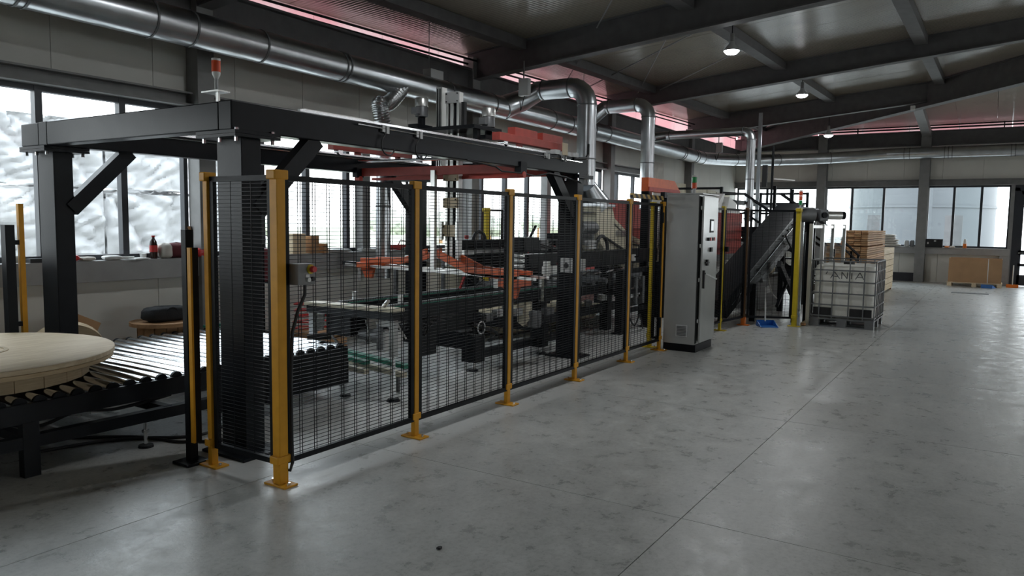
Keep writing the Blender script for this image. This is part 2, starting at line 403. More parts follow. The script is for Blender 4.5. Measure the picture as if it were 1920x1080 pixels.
# roof: a hipped roof, eaves on wall_left and wall_back
def zl(x, y): return 4.62 + 0.09*(8-y) + 0.02*(x-10.95)
def zb(x, y): return 4.95 + 0.09*(BACK_X-x)
def hip_y(x): return 8 - 1.222*(BACK_X-x)
ceiling = sroot('ceiling')
def roof_piece(x0, x1, name='roof_panel'):
    y0, y1 = max(RIDGE_Y, hip_y(x0)), max(RIDGE_Y, hip_y(x1))
    pts = [(x0+0.004, WALL_Y+0.1, zl(x0, WALL_Y+0.1)), (x0+0.004, y0, zl(x0, y0)), (x1-0.004, y1, zl(x1, y1)), (x1-0.004, WALL_Y+0.1, zl(x1, WALL_Y+0.1))]
    MB().prism(pts, (0, 0, 0.06)).build(name, 'ceil', ceiling)
x = REAR_X
while x < BACK_X - 0.2:
    roof_piece(x, min(x+1.0, BACK_X)); x += 1.0
y = 8.2
while y > RIGHT_Y:
    y1 = max(y-1.0, RIGHT_Y)
    xa, xb = BACK_X-(8-y)/1.222, BACK_X-(8-y1)/1.222
    xa = max(min(xa, BACK_X), BACK_X-9.0); xb = max(min(xb, BACK_X), BACK_X-9.0)
    pts = [(BACK_X+0.25, y-0.004, zb(BACK_X+0.25, 0)), (xa, y-0.004, zb(xa, 0)), (xb, y1+0.004, zb(xb, 0)), (BACK_X+0.25, y1+0.004, zb(BACK_X+0.25, 0))]
    MB().prism(pts, (0, 0, 0.06)).build('roof_panel', 'ceil', ceiling); y = y1
# far slope beyond the ridge (out of view) and the outer skin
zr = zl(10, RIDGE_Y)
MB().prism([(REAR_X, RIDGE_Y, zl(REAR_X, RIDGE_Y)), (REAR_X, RIGHT_Y-0.2, 4.6), (BACK_X-9, RIGHT_Y-0.2, 4.6), (BACK_X-9, RIDGE_Y, zl(BACK_X-9, RIDGE_Y))], (0, 0, 0.06)).build('far_slope', 'ceil', ceiling)
e = 0.16
xr = BACK_X-9.0
MB().add([(REAR_X-.2, WALL_Y+.12, zl(REAR_X, 8.15)+e), (BACK_X+.12, WALL_Y+.12, zl(BACK_X+.12, 8.15)+e), (xr, RIDGE_Y, zl(xr, RIDGE_Y)+e), (REAR_X-.2, RIDGE_Y, zl(REAR_X, RIDGE_Y)+e), (REAR_X-.2, RIGHT_Y-.3, 4.75), (BACK_X+.28, RIGHT_Y-.3, 5.0), (BACK_X+.28, RIDGE_Y, zb(BACK_X, 0)+e), (xr, RIGHT_Y-.3, 5.3)],
         [(0, 1, 2, 3), (3, 2, 7, 4), (1, 6, 2), (2, 6, 5, 7)]).build('outer_skin', 'wall', ceiling)

# wall_left: ledge, panels, lintel
COLX = [-5.6, 0.06, 5.56, 10.95, 16.57, 22.15]
SILL_L, HEAD_L = 1.24, 2.98
wl_ = sroot('wall_left')
x = REAR_X
while x < BACK_X:
    b = min(x+1.08, BACK_X+0.1)
    MB().box(x+0.003, b-0.003, WALL_Y, WALL_Y+0.1, 0.0, 1.03).build('wall_panel', 'wall', wl_)
    z0 = HEAD_L+0.14 if x < 19.4 else 1.03
    MB().box(x+0.003, b-0.003, WALL_Y, WALL_Y+0.1, z0, 4.34).build('wall_panel', 'wall', wl_)
    x = b
MB().box(REAR_X, BACK_X+0.1, WALL_Y+0.10, WALL_Y+0.14, 0, 1.05).box(REAR_X, BACK_X+0.1, WALL_Y+0.10, WALL_Y+0.14, HEAD_L+0.1, 4.34).box(19.3, BACK_X+0.1, WALL_Y+0.10, WALL_Y+0.14, 1.0, HEAD_L+0.2).build('cladding', 'wall', wl_)
struct('trim_1', MB().box(REAR_X, BACK_X, WALL_Y-0.17, WALL_Y+0.2, 1.02, SILL_L), M['sill'], bevel=0.006)
lt = MB().box(REAR_X, 19.35, WALL_Y-0.13, WALL_Y+0.12, HEAD_L+0.004, HEAD_L+0.03).box(REAR_X, 19.35, WALL_Y-0.02, WALL_Y+0.12, HEAD_L, HEAD_L+0.16).box(REAR_X, 19.35, WALL_Y-0.13, WALL_Y+0.12, HEAD_L+0.14, HEAD_L+0.16)
struct('lintel', lt, M['structg'])
# eave beam and columns
struct('eave_beam', MB().box(REAR_X, BACK_X, WALL_Y-0.12, WALL_Y-0.10, 3.92, 4.33).box(REAR_X, BACK_X, WALL_Y-0.20, WALL_Y-0.02, 4.32, 4.35).box(REAR_X, BACK_X, WALL_Y-0.20, WALL_Y-0.02, 3.90, 3.93), M['struct'])
for cx in COLX:
    c = MB().box(cx-0.11, cx+0.11, WALL_Y-0.22, WALL_Y-0.003, 0, 4.55)
    struct('column', c, M['structg'], bevel=0.006)
for cx in [COLX[i]+2.72 for i in range(len(COLX)-1)]:
    if cx < 19: struct('mid_column', MB().box(cx-0.10, cx+0.06, WALL_Y-0.16, WALL_Y-0.005, SILL_L, HEAD_L), M['structg'])
# clerestory strip above the eave beam (translucent sheets)
cl = sroot('window_20')
x = REAR_X
while x < BACK_X-0.1:
    b = min(x+1.37, BACK_X)
    MB().box(x+0.004, b-0.004, WALL_Y+0.03, WALL_Y+0.04, 4.34, zl(x, WALL_Y)+0.02).build('rooflight_sheet', 'rooflight', cl); x = b

# windows
nw = 0
def window_x(x0, x1, xs_mull, z0, z1, y, lab=None):
    """a window in a wall that runs along X"""
    global nw; nw += 1
    r = sroot('window_%d' % nw, (x0, y, z0))
    MB().box(x0, x1, y-0.03, y+0.05, z0, z0+0.055).box(x0, x1, y-0.03, y+0.05, z1-0.055, z1).box(x0, x0+0.05, y-0.03, y+0.05, z0, z1).box(x1-0.05, x1, y-0.03, y+0.05, z0, z1).build('window_frame', 'frame', r)
    for q in xs_mull: MB().box(q-0.035, q+0.035, y-0.035, y+0.05, z0, z1).build('mullion', 'frame', r)
    e = [x0] + list(xs_mull) + [x1]
    for a, b in zip(e[:-1], e[1:]): MB().box(a+0.03, b-0.03, y+0.005, y+0.012, z0+0.04, z1-0.04).build('pane', 'glass', r)
def window_y(y0, y1, ms, z0, z1, x):
    global nw; nw += 1
    r = sroot('window_%d' % nw, (x, y0, z0))
    MB().box(x-0.03, x+0.05, y0, y1, z0, z0+0.055).box(x-0.03, x+0.05, y0, y1, z1-0.055, z1).box(x-0.03, x+0.05, y0, y0+0.05, z0, z1).box(x-0.03, x+0.05, y1-0.05, y1, z0, z1).build('window_frame', 'frame', r)
    for q in ms: MB().box(x-0.035, x+0.05, q-0.035, q+0.035, z0, z1).build('mullion', 'frame', r)
    e = [y0] + list(ms) + [y1]
    for a, b in zip(e[:-1], e[1:]): MB().box(x+0.005, x+0.012, a+0.03, b-0.03, z0+0.04, z1-0.04).build('pane', 'glass', r)
WY = WALL_Y+0.04
window_x(-5.5, 0.0, [-4.6, -3.7, -2.8, -1.9, -1.0], SILL_L, HEAD_L, WY)
window_x(0.12, 5.45, [0.42, 1.27, 2.12, 2.98, 3.83, 4.68], SILL_L, HEAD_L, WY)
window_x(5.68, 10.80, [6.52, 7.28, 8.05, 8.90, 9.72], SILL_L, HEAD_L, WY)
window_x(11.08, 16.45, [11.48, 12.28, 13.10, 13.98, 14.85, 15.65], SILL_L, HEAD_L, WY)
window_x(16.70, 19.40, [17.35, 18.35], SILL_L, HEAD_L, WY)

# wall_back
SILL_B, HEAD_B = 1.11, 3.03
wb = sroot('wall_back')
yy = WALL_Y
while yy > RIGHT_Y:
    b = max(yy-1.08, RIGHT_Y)
    lo = 0.0
    if not (yy < -0.3 and b > -3.0):
        if yy > -2.9 or True:
            zt = 0.93
            if not (-1.9 < (yy+b)/2 < -0.32): MB().box(BACK_X, BACK_X+0.1, b+0.003, yy-0.003, 0.0, zt).build('wall_panel', 'wall', wb)
    elif not (-1.9 < (yy+b)/2 < -0.32):
        MB().box(BACK_X, BACK_X+0.1, b+0.003, yy-0.003, 0.0, 0.93).build('wall_panel', 'wall', wb)
    MB().box(BACK_X, BACK_X+0.1, b+0.003, yy-0.003, HEAD_B+0.2, 4.62).build('wall_panel', 'wall', wb)
    yy = b
MB().box(BACK_X+0.10, BACK_X+0.14, RIGHT_Y, WALL_Y+0.1, HEAD_B+0.05, 4.62).box(BACK_X+0.10, BACK_X+0.14, -0.36, WALL_Y+0.1, 0, 0.95).box(BACK_X, BACK_X+0.14, RIGHT_Y, -1.95, 0, 1.1).build('cladding', 'wall', wb)
struct('trim_2', MB().box(BACK_X-0.20, BACK_X+0.2, -0.34, WALL_Y-0.2, 0.90, SILL_B).box(BACK_X-0.16, BACK_X, -0.34, -0.08, 0, 0.9), M['sill'], bevel=0.005)
struct('trim_3', MB().box(BACK_X-0.10, BACK_X+0.14, -0.37, -0.27, 0, HEAD_B+0.02), M['structg'])
struct('lintel_back', MB().box(BACK_X-0.12, BACK_X+0.12, RIGHT_Y, WALL_Y, HEAD_B, HEAD_B+0.03).box(BACK_X-0.02, BACK_X+0.12, RIGHT_Y, WALL_Y, HEAD_B, HEAD_B+0.2).box(BACK_X-0.12, BACK_X+0.12, RIGHT_Y, WALL_Y, HEAD_B+0.18, HEAD_B+0.2), M['structg'])
struct('baseboard_back', MB().box(BACK_X-0.05, BACK_X, 1.95, 7.6, 0, 0.27), M['plinth'])
struct('eave_beam', MB().box(BACK_X-0.2, BACK_X-0.18, RIGHT_Y, WALL_Y, 4.3, 4.72).box(BACK_X-0.3, BACK_X-0.04, RIGHT_Y, WALL_Y, 4.70, 4.73).box(BACK_X-0.3, BACK_X-0.04, RIGHT_Y, WALL_Y, 4.28, 4.31), M['struct'])
for cy in (5.06, 2.03, -5.0, -9.5):
    struct('column', MB().box(BACK_X-0.34, BACK_X-0.03, cy-0.012, cy+0.012, 0, 4.75).box(BACK_X-0.36, BACK_X-0.34, cy-0.14, cy+0.14, 0, 4.75).box(BACK_X-0.03, BACK_X-0.01, cy-0.14, cy+0.14, 0, 4.75), M['structg'])
cl2 = sroot('window_21')
yy = WALL_Y
while yy > RIGHT_Y:
    MB().box(BACK_X+0.03, BACK_X+0.04, yy-1.36, yy-0.004, 4.62, 5.05).build('rooflight_sheet', 'rooflight', cl2); yy -= 1.37
window_y(5.16, 7.95, [6.1, 6.9], SILL_B, HEAD_B, BACK_X+0.03)
window_y(2.14, 4.96, [4.13, 3.18], SILL_B, HEAD_B, BACK_X+0.03)
window_y(-0.28, 1.93, [1.20, 0.47], SILL_B, HEAD_B, BACK_X+0.03)
window_y(-9.0, -2.0, [-7.2, -5.5, -3.8], SILL_B, HEAD_B, BACK_X+0.03)
# glazed door in the back wall
dr = sroot('door_1', (BACK_X, -1.9, 0))
DX = BACK_X-0.02
MB().box(DX-0.03, DX+0.06, -0.50, -0.36, 0, 2.95).box(DX-0.03, DX+0.06, -1.92, -1.78, 0, 2.95).box(DX-0.03, DX+0.06, -1.92, -0.36, 2.85, 3.03).build('door_frame', 'frame', dr)
MB().box(DX, DX+0.04, -0.62, -0.50, 0.02, 2.85).box(DX, DX+0.04, -1.78, -1.68, 0.02, 2.85).box(DX, DX+0.04, -1.70, -0.55, 0.02, 0.34).box(DX, DX+0.04, -1.70, -0.55, 0.60, 0.68).box(DX, DX+0.04, -1.70, -0.55, 0.95, 1.08).box(DX, DX+0.04, -1.70, -0.55, 2.75, 2.85).build('door_leaf', 'frame', dr)
for za, zb_ in ((0.34, 0.60), (0.68, 0.95), (1.08, 2.75)): MB().box(DX+0.015, DX+0.022, -1.69, -0.61, za, zb_).build('pane', 'glass', dr)
MB().cyl((DX-0.03, -0.56, 1.0), (DX-0.06, -0.56, 1.0), 0.012).bar((DX-0.06, -0.56, 1.0), (DX-0.06, -0.70, 1.0), 0.02, 0.02).build('door_handle', 'steel', dr)
# walls behind the viewer and across the hall (out of frame)
struct('wall_right', MB().box(REAR_X, 2.0, RIGHT_Y-0.12, RIGHT_Y, 0, 4.34).box(2.0, 14.0, RIGHT_Y-0.12, RIGHT_Y, 0, 1.4).box(2.0, 14.0, RIGHT_Y-0.12, RIGHT_Y, 3.1, 4.34).box(14.0, BACK_X, RIGHT_Y-0.12, RIGHT_Y, 0, 4.34), M['wall'])
window_x(2.0, 14.0, [2.0+1.7*k for k in range(1, 7)], 1.4, 3.1, RIGHT_Y-0.06)  # unseen window, its span shaped for the light it lets in
cl3 = sroot('window_22')
x = REAR_X
while x < BACK_X-0.1:
    MB().box(x+0.004, min(x+1.37, BACK_X)-0.004, RIGHT_Y-0.05, RIGHT_Y-0.04, 4.34, 4.62).build('rooflight_sheet', 'rooflight', cl3); x += 1.37
struct('wall_rear', MB().box(REAR_X-0.12, REAR_X, RIGHT_Y, WALL_Y, 0, 6.5), M['wall'])

# rafters
def rafter(x, y0, y1, dz, depth=0.42, name='rafter_beam'):
    m = MB()
    za, zc = zl(x, y0)+0.01, zl(x, y1)+0.01
    t = 0.012; wf = 0.20
    def strip(xa, xb, da, db):
        m.add([(xa, y0, za-db), (xb, y0, za-db), (xb, y1, zc-db), (xa, y1, zc-db), (xa, y0, za-da), (xb, y0, za-da), (xb, y1, zc-da), (xa, y1, zc-da)],
              [(3, 2, 1, 0), (4, 5, 6, 7), (0, 1, 5, 4), (1, 2, 6, 5), (2, 3, 7, 6), (3, 0, 4, 7)])
    strip(x-t/2, x+t/2, 0.0, depth+dz)
    strip(x-wf/2, x+wf/2, depth+dz-0.018, depth+dz)
    strip(x-wf/2, x+wf/2, 0.0, 0.018)
    struct(name, m, M['struct'])
for cx, dz, dep in ((-5.6, 0, .42), (0.06, 0, .42), (5.56, 0, .44), (10.95, 0.06, .42), (16.57, -0.03, .44), (22.15, 0.06, .46)):
    yr = max(RIDGE_Y, hip_y(cx))
    rafter(cx, WALL_Y-0.02, yr, dz, dep)
# hip rafter, deeper
def hip_beam():
    m = MB(); x1 = BACK_X-9.0; y1 = hip_y(x1)
    p0 = Vector((BACK_X-0.15, 7.85, 4.88)); p1 = Vector((x1, y1, zb(x1, 0)))
    d = (p1-p0); dh = Vector((d.x, d.y, 0)).normalized(); n = Vector((-dh.y, dh.x, 0))
    def strip(half, d0a, d0b, d1a, d1b):
        vs = []
        for p, a, b in ((p0, d0a, d0b), (p1, d1a, d1b)):
            for sx, dd in ((-half, b), (half, b), (half, a), (-half, a)): vs.append(p + n*sx - Vector((0, 0, dd)))
        m.add(vs, [(0, 1, 2, 3), (7, 6, 5, 4), (0, 4, 5, 1), (1, 5, 6, 2), (2, 6, 7, 3), (3, 7, 4, 0)])
    strip(0.007, 0.0, 0.58, 0.0, 0.62); strip(0.13, 0.56, 0.58, 0.60, 0.62); strip(0.13, 0.0, 0.02, 0.0, 0.02)
    struct('hip_beam', m, M['struct'])
hip_beam()
# longitudinal roof struts and the jack strut to the back wall
for sy in (6.85, 4.0, 1.43):
    x1 = BACK_X-(8-sy)/1.222
    edges = [REAR_X] + [c for c in COLX if c < x1] + [x1]
    for a, b in zip(edges[:-1], edges[1:]):
        m = MB(); za, zc = zl(a, sy), zl(b, sy)
        m.add([(a+.1, sy-.11, za-.16), (b-.1, sy-.11, zc-.16), (b-.1, sy+.11, zc-.16), (a+.1, sy+.11, za-.16), (a+.1, sy-.11, za), (b-.1, sy-.11, zc), (b-.1, sy+.11, zc), (a+.1, sy+.11, za)],
              [(3, 2, 1, 0), (4, 5, 6, 7), (0, 1, 5, 4), (1, 2, 6, 5), (2, 3, 7, 6), (3, 0, 4, 7)])
        struct('strut_beam', m, M['struct'])
struct('strut_beam', MB().bar((22.3, 2.03, 5.17), (BACK_X-0.2, 2.03, 4.62), 0.24, 0.2), M['structg'])
# wind-bracing rods under the roof
def rod(p0, p1, lab):
    tag(MB().cyl(p0, p1, 0.012, n=6).build('bracing_rod', 'structg', loc=p0, smooth=True), lab, 'rod', 'roof bracing rods')
def rodxy(x0, y0, x1, y1, lab): rod((x0, y0, zl(x0, y0)-0.13), (x1, y1, zl(x1, y1)-0.10), lab)
rodxy(11.1, 2.85, 15.0, 7.85, 'dark bracing rod falling from the nearest rafter towards the second branch duct')
rodxy(12.2, 4.83, 16.4, 7.15, 'dark bracing rod crossing another one above the steel branch ducts')
rodxy(14.4, 4.45, 16.5, 6.65, 'thin pale bracing rod running from the nearest lit lamp to the second rafter')
rodxy(8.0, 3.45, 10.85, 5.45, 'short dark bracing rod against the roof panels before the nearest rafter')
rodxy(11.05, 5.6, 14.1, 7.8, 'dark bracing rod over the elbow of the thick branch duct')
# electrical conduits in front of the pink rooflights
for nm, yq, zq, lab in (('conduit', WALL_Y-0.10, 4.43, 'lower black conduit running along the pink rooflight strip'), ('conduit', WALL_Y-0.22, 4.48, 'upper black conduit running along the pink rooflight strip')):
    m = MB().cyl((-6, yq, zq-0.30), (BACK_X-0.5, yq, zq+0.30), 0.018, n=8)
    o = m.build('conduit', 'black', loc=(-6, yq, zq)); tag(o, lab, 'conduit')
r = thing('conduit', 'pair of dark conduits under the rooflights of the wall with the door', 'conduit', (BACK_X-0.3, 0, 4.78))
MB().cyl((BACK_X-0.32, -12, 4.80), (BACK_X-0.32, 7.5, 4.80), 0.025, n=8).build('pipe', 'black', r)
MB().cyl((BACK_X-0.32, -12, 4.88), (BACK_X-0.32, 7.5, 4.88), 0.02, n=8).build('pipe', 'black', r)
for q in range(-6, 7, 2): MB().box(BACK_X-0.36, BACK_X-0.28, q, q+0.03, 4.72, 4.90).build('bracket', 'black', r)

# ------------------------------------------------------------------ outside
go = MB().box(-60, 140, WALL_Y+0.35, 120, -0.5, -0.05).box(BACK_X+0.5, 140, -120, WALL_Y+0.35, -0.5, -0.05).box(-60, BACK_X+0.5, -120, RIGHT_Y-0.5, -0.5, -0.05).box(-60, REAR_X-0.5, RIGHT_Y-0.5, WALL_Y+0.35, -0.5, -0.05)
struct('ground', go, M['ground'])
struct('field', MB().box(8, 140, 14, 120, -0.05, 0.0), M['dgrass'])
rn = random.Random(3)
from mathutils import noise as mnoise
def bale(x0, x1, y0, y1, z0, z1, lab):
    """film-wrapped bale: slightly bulging box, its faces drawn into sharp creases"""
    n = 36; m = MB(); sd = Vector((rn.uniform(0, 50), rn.uniform(0, 50), rn.uniform(0, 50)))
    def disp(p):
        q = p + sd
        wv = Vector((mnoise.noise(q*1.3), mnoise.noise(q*1.3+Vector((9, 3, 1))), mnoise.noise(q*1.3+Vector((2, 8, 5)))))*0.55
        u = q.x*0.75+q.y*0.5+q.z*0.6; v = q.z*0.8-q.x*0.55-q.y*0.3
        a = abs(mnoise.noise(Vector((u*2.2, q.y*0.5, v*1.2))+wv)); b = abs(mnoise.noise(Vector((u*2.6, q.y*0.5, v*6.0))+wv*2))
        c = abs(mnoise.noise(Vector((q.x*9+q.z*4, q.y*4, q.z*9-q.x*5))+wv*3))
        return 0.24*a + 0.13*b + 0.045*c - 0.10
    vs = []; fs = []
    cx, cy, cz = (x0+x1)/2, (y0+y1)/2, (z0+z1)/2; hx, hy, hz = (x1-x0)/2, (y1-y0)/2, (z1-z0)/2
    def face(u, v, nrm):
        o = len(vs)
        for i in range(n+1):
            for j in range(n+1):
                a = -1+2*i/n; b = -1+2*j/n
                q = nrm + u*a + v*b
                l = max(abs(q.x), abs(q.y), abs(q.z)); rnd = (abs(q.x)**30+abs(q.y)**30+abs(q.z)**30)**(1/30)
                q2 = q*(l/rnd)
                p = Vector((cx+q2.x*hx, cy+q2.y*hy, cz+q2.z*hz))
                ed = min(1-abs(a), 1-abs(b))
                k = min(1.0, ed*14)
                p += nrm*(k*disp(p))
                vs.append(p)
        for i in range(n):
            for j in range(n): fs.append((o+i*(n+1)+j, o+(i+1)*(n+1)+j, o+(i+1)*(n+1)+j+1, o+i*(n+1)+j+1))
    X, Y, Z = Vector((1, 0, 0)), Vector((0, 1, 0)), Vector((0, 0, 1))
    face(X, Z, -Y); face(-Y, Z, -X); face(Y, Z, X); face(X, Y, Z)
    m.add(vs, fs)
    o = m.build('wrapped_bale', 'film', loc=(cx, cy, z0), smooth=True)
    tag(o, lab, 'bale', 'white wrapped bales outside the windows')
lvl = ('lowest', 'middle', 'topmost')
who = ('first stack, mostly out of view', 'second stack, behind the light curtain post', 'third stack, beyond the far gantry leg', 'fourth stack, behind the gantry brace', 'fifth stack, nearest the hall column')
for i in range(5):
    for j in range(3):
        x0 = 2.0+i*1.62
        bale(x0+0.0, x0+1.61, 12.3+0.05*rn.random(), 13.9, j*1.1-0.05, j*1.1+1.045 - 0.05*j*(i % 2), '%s white wrapped bale, %s' % (lvl[j], who[i]))
for i in range(10):
    cx = 20+i*6.5+rn.uniform(-1.5, 1.5); cy = 36+rn.uniform(-3, 8)
    t = thing('tree', 'pale hazy tree beyond the field outside the fence-side windows', 'tree', (cx, cy, 0), 'distant trees outside the windows')
    h = rn.uniform(1.5, 2.4)
    MB().cyl((cx, cy, 0), (cx, cy, h*0.5), 0.16, 0.1, n=8).build('trunk', 'woodb', t)
    m = MB()
    for q in range(5): m.blob((cx+rn.uniform(-1, 1), cy+rn.uniform(-.8, .8), h*0.25+rn.uniform(0, h*0.4)), (rn.uniform(2.2, 3.4), 1.8, rn.uniform(0.8, 1.3)), seed=i*9+q, amp=0.25, nu=16, nv=10, flat=False, p=1.0)
    m.build('crown', 'leaf', t, smooth=True)
t = thing('silo', 'large pale grey round steel silo outside the windows beside the glazed door', 'silo', (40, 3.1, 0))
sm = MB().cyl((40, 3.1, 0), (40, 3.1, 9), 3.0, n=40); sm.build('shell', 'silo', t, smooth=True)
for z in (0.4, 2.6, 4.8): MB().cyl((40, 3.1, z), (40, 3.1, z+0.1), 3.05, n=40).build('ring', 'silo', t, smooth=True)
MB().box(36.6, 36.7, 2.4, 2.5, 0, 8).build('pipe', 'silo', t)
for (a, b, lab) in ((1.15, 1.75, 'grey slab leaning outside before the silo, seen beside the glazed door'), (4.05, 4.5, 'grey slab standing outside before the silo, seen behind the timber stack')):
    o = MB().bar((33.5, (a+b)/2, -0.05), (33.9, (a+b)/2, 2.2), b-a, 0.1, up=(1, 0, 0)).build('slab', M['struct'], loc=(33.5, a, 0)); tag(o, lab, 'slab')

# ------------------------------------------------------------------ ducts
def ring_at(p, d, r, parent, name='collar', wdt=0.022):
    p = Vector(p); d = Vector(d).normalized()
    MB().cyl(p-d*wdt/2, p+d*wdt/2, r+0.009, n=20).build(name, 'motor', parent, smooth=True)
DY, DZ, DR = 7.30, 3.68, 0.185
du = thing('ventilation_duct', 'long galvanised ventilation duct running under the eaves and round the corner', 'duct', (0, DY, DZ))
zx = lambda x: DZ - 0.004*(x-7)
pts = [(-6, DY, zx(-6)), (21.5, DY, zx(21.5))]
MB().tube(pts, DR, 24).build('straight_run', 'zinc', du, smooth=True)
BX, BZ = 26.75, 4.02
cpts = [Vector((21.5, DY, zx(21.5)))] + [Vector((21.5+(BX-21.5)*math.sin(t*math.pi/2/8)*1.0, DY-4.2*(1-math.cos(t*math.pi/2/8))*1.0, zx(21.5)+(BZ-zx(21.5))*t/8)) for t in range(1, 9)]
MB().tube(cpts, 0.18, 24).build('bend', 'zinc', du, smooth=True)
MB().tube([cpts[-1], (BX, -12, BZ)], 0.175, 24).build('cross_run', 'zinc', du, smooth=True)
for x in (3.3, 3.38, 4.55, 5.0, 5.9, 7.15, 7.22, 9.4, 10.6, 12.6, 13.3, 14.3, 15.0, 17.2, 17.35, 19.6, 19.75, 20.6, 20.8, 21.3): ring_at((x, DY, zx(x)), (1, 0, 0), DR, du)
for i in (2, 4, 6): ring_at(cpts[i], cpts[i+1]-cpts[i], 0.18, du)
for y in (2.6, 2.45, 1.5, 1.4, 1.3, -0.2, -0.3): ring_at((BX, y, BZ), (0, 1, 0), 0.175, du)
for x in (4.0, 9.0, 14.0): MB().cyl((x, DY, zx(x)+DR), (x, DY, zl(x, DY)), 0.006, n=6).build('hanger_rod', 'structg', du)
MB().box(8.95, 9.25, DY-0.08, DY+0.08, DZ+DR-0.04, DZ+DR+0.10).build('junction_box', 'light', du, bevel=0.005)

def branch(name, lab, x, ylow, zh, r, zend, hood=False, ztake=None, ymain=DY):
    t = thing(name, lab, 'duct', (x, ylow, zend))
    R = r*1.9
    # oblique take-off from the main duct
    MB().tube([(x-0.55, ymain, zx(x)), (x-0.15, ymain-0.12, zx(x)+0.16), (x, ymain-0.40, zh)], [r*1.25, r*1.15, r], 18).build('take_off', 'zinc', t, smooth=True)
    MB().tube([(x, ymain-0.36, zh), (x, ylow+R, zh)], r, 20).build('horizontal_run', 'zinc', t, smooth=True)
    a = arc((x, ylow+R, zh-R), R, math.pi/2, math.pi, (0, 1, 0), (0, 0, 1), 6)
    MB().tube(a, r, 20).build('elbow', 'zinc', t, smooth=True)
    MB().tube([(x, ylow, zh-R), (x, ylow, zend)], r, 20).build('drop_pipe', 'zinc', t, smooth=True)
    ring_at((x, ylow+R, zh), (0, 1, 0), r, t); ring_at((x, ylow, zh-R), (0, 0, 1), r, t); ring_at((x, ymain-0.5, zh), (0, 1, 0), r, t)
    for k in (1, 2): ring_at((x, ylow, zh-R-0.9*k), (0, 0, 1), r, t)
    return t
b1 = branch('branch_duct', 'thick galvanised branch duct dropping beside the gantry end', 11.55, 5.95, 4.0, 0.165, 2.35)
MB().cyl((11.55, 5.95, 2.35), (11.85, 5.95, 2.02), 0.17, 0.30, n=20).build('flared_end', 'zinc', b1, smooth=True)
branch('branch_duct', 'second galvanised branch duct dropping in front of the orange hopper', 14.2, 5.95, 4.07, 0.135, 2.0)
branch('branch_duct', 'thin galvanised branch duct dropping behind the incline conveyor', 17.6, 4.85, 3.85, 0.10, 1.8, ymain=DY)
t = thing('flexible_hose', 'crinkled foil hose hanging from the main duct behind the gantry beam', 'hose', (8.0, 7.2, 3.4))
hp = []
for i in range(61):
    s = i/60
    hp.append((8.35-0.45*s - 0.25*math.sin(s*3.14)*(1 if s < .5 else 1), 7.25-0.05*s, 3.60-0.62*s - 0.10*math.sin(s*6.28)))
MB().tube(hp, [0.100+0.014*(i % 2) for i in range(61)], 16).build('corrugated_tube', 'flex', t, smooth=True)
MB().cyl((7.9, 7.2, 2.98), (7.88, 7.2, 0.9), 0.10, n=18).build('drop_pipe', 'zinc', t, smooth=True)
ring_at((7.89, 7.2, 1.9), (0, 0, 1), 0.10, t)
# conduit pair near the corner
t = thing('cable_riser', 'slim vertical steel cable riser beside the thin branch duct', 'cable riser', (18.0, 4.75, 2))
MB().box(17.95, 18.0, 4.72, 4.80, 0.0, 4.3).build('channel', 'zinc', t); MB().box(17.92, 17.98, 4.55, 4.66, 2.6, 3.1).build('cable_bundle', 'rubber', t)
t = thing('wall_lamp', 'small strip lamp on a black post near the hall corner', 'lamp', (18.6, 4.6, 2.4))
MB().cyl((18.6, 4.6, 1.53), (18.6, 4.6, 3.6), 0.03, n=8).build('post', 'black', t); MB().bar((18.6, 4.55, 2.82), (18.7, 4.1, 2.78), 0.05, 0.03).build('strip', 'white', t)
# hanging junction boxes
def jbox(x, y, z, lab, ztop):
    t = thing('junction_box', lab, 'junction box', (x, y, z))
    MB().box(x-0.05, x+0.05, y-0.09, y+0.09, z-0.14, z+0.14).build('housing', 'light', t, bevel=0.006)
    MB().cyl((x, y+0.02, z+0.14), (x, y+0.02, ztop), 0.012, n=8).build('conduit_stem', 'structg', t)
    MB().tube([(x, y, z-0.14), (x-0.02, y+0.03, z-0.28), (x+0.05, y+0.1, z-0.36), (x+0.1, y+0.15, z-0.2)], 0.008, 6).build('cable', 'rubber', t)
jbox(10.75, 6.70, 3.92, 'grey junction box hanging from the nearest rafter over the red trolley', 4.35)
jbox(21.9, 6.95, 3.95, 'small grey junction box hanging near the corner bend of the duct', 4.35)

# ------------------------------------------------------------------ high-bay lamps
def bay_lamp(x, y, z, lab, ztop=None):
    t = thing('high_bay_lamp', lab, 'lamp', (x, y, z), 'high-bay lamps under the roof')
    MB().lathe([(0.04, 0.14), (0.05, 0.10), (0.115, 0.03), (0.12, 0.0)], (x, y, z), 20).build('reflector', 'light', t, smooth=True)
    MB().cyl((x, y, z+0.13), (x, y, z+0.26), 0.035, n=14).build('driver_housing', 'structg', t, smooth=True)
    MB().lathe([(0.02, -0.055), (0.08, -0.045), (0.112, -0.012), (0.118, 0.0)], (x, y, z), 20).build('diffuser', 'led', t, smooth=True)
    MB().cyl((x, y, z+0.25), (x, y, ztop or zl(x, y)-0.1), 0.008, n=6).build('cord', 'black', t)
    l = bpy.data.lights.new('lamp_light', 'AREA'); l.shape = 'DISK'; l.size = 0.3; l.energy = LAMP_W; l.color = (0.95, 0.98, 1.0)
    o = bpy.data.objects.new('lamp_light', l); COL.objects.link(o); o.location = (0, 0, -0.075); o.parent = t
bay_lamp(11.9, 3.64, 4.40, 'lit lamp under the nearest rafter, largest of the three in view')
bay_lamp(16.9, 3.64, 4.46, 'lit lamp hung under the second rafter, between two other lamps')
bay_lamp(22.3, 4.06, 4.20, 'lit lamp on a long cord before the hip beam, farthest of the three')
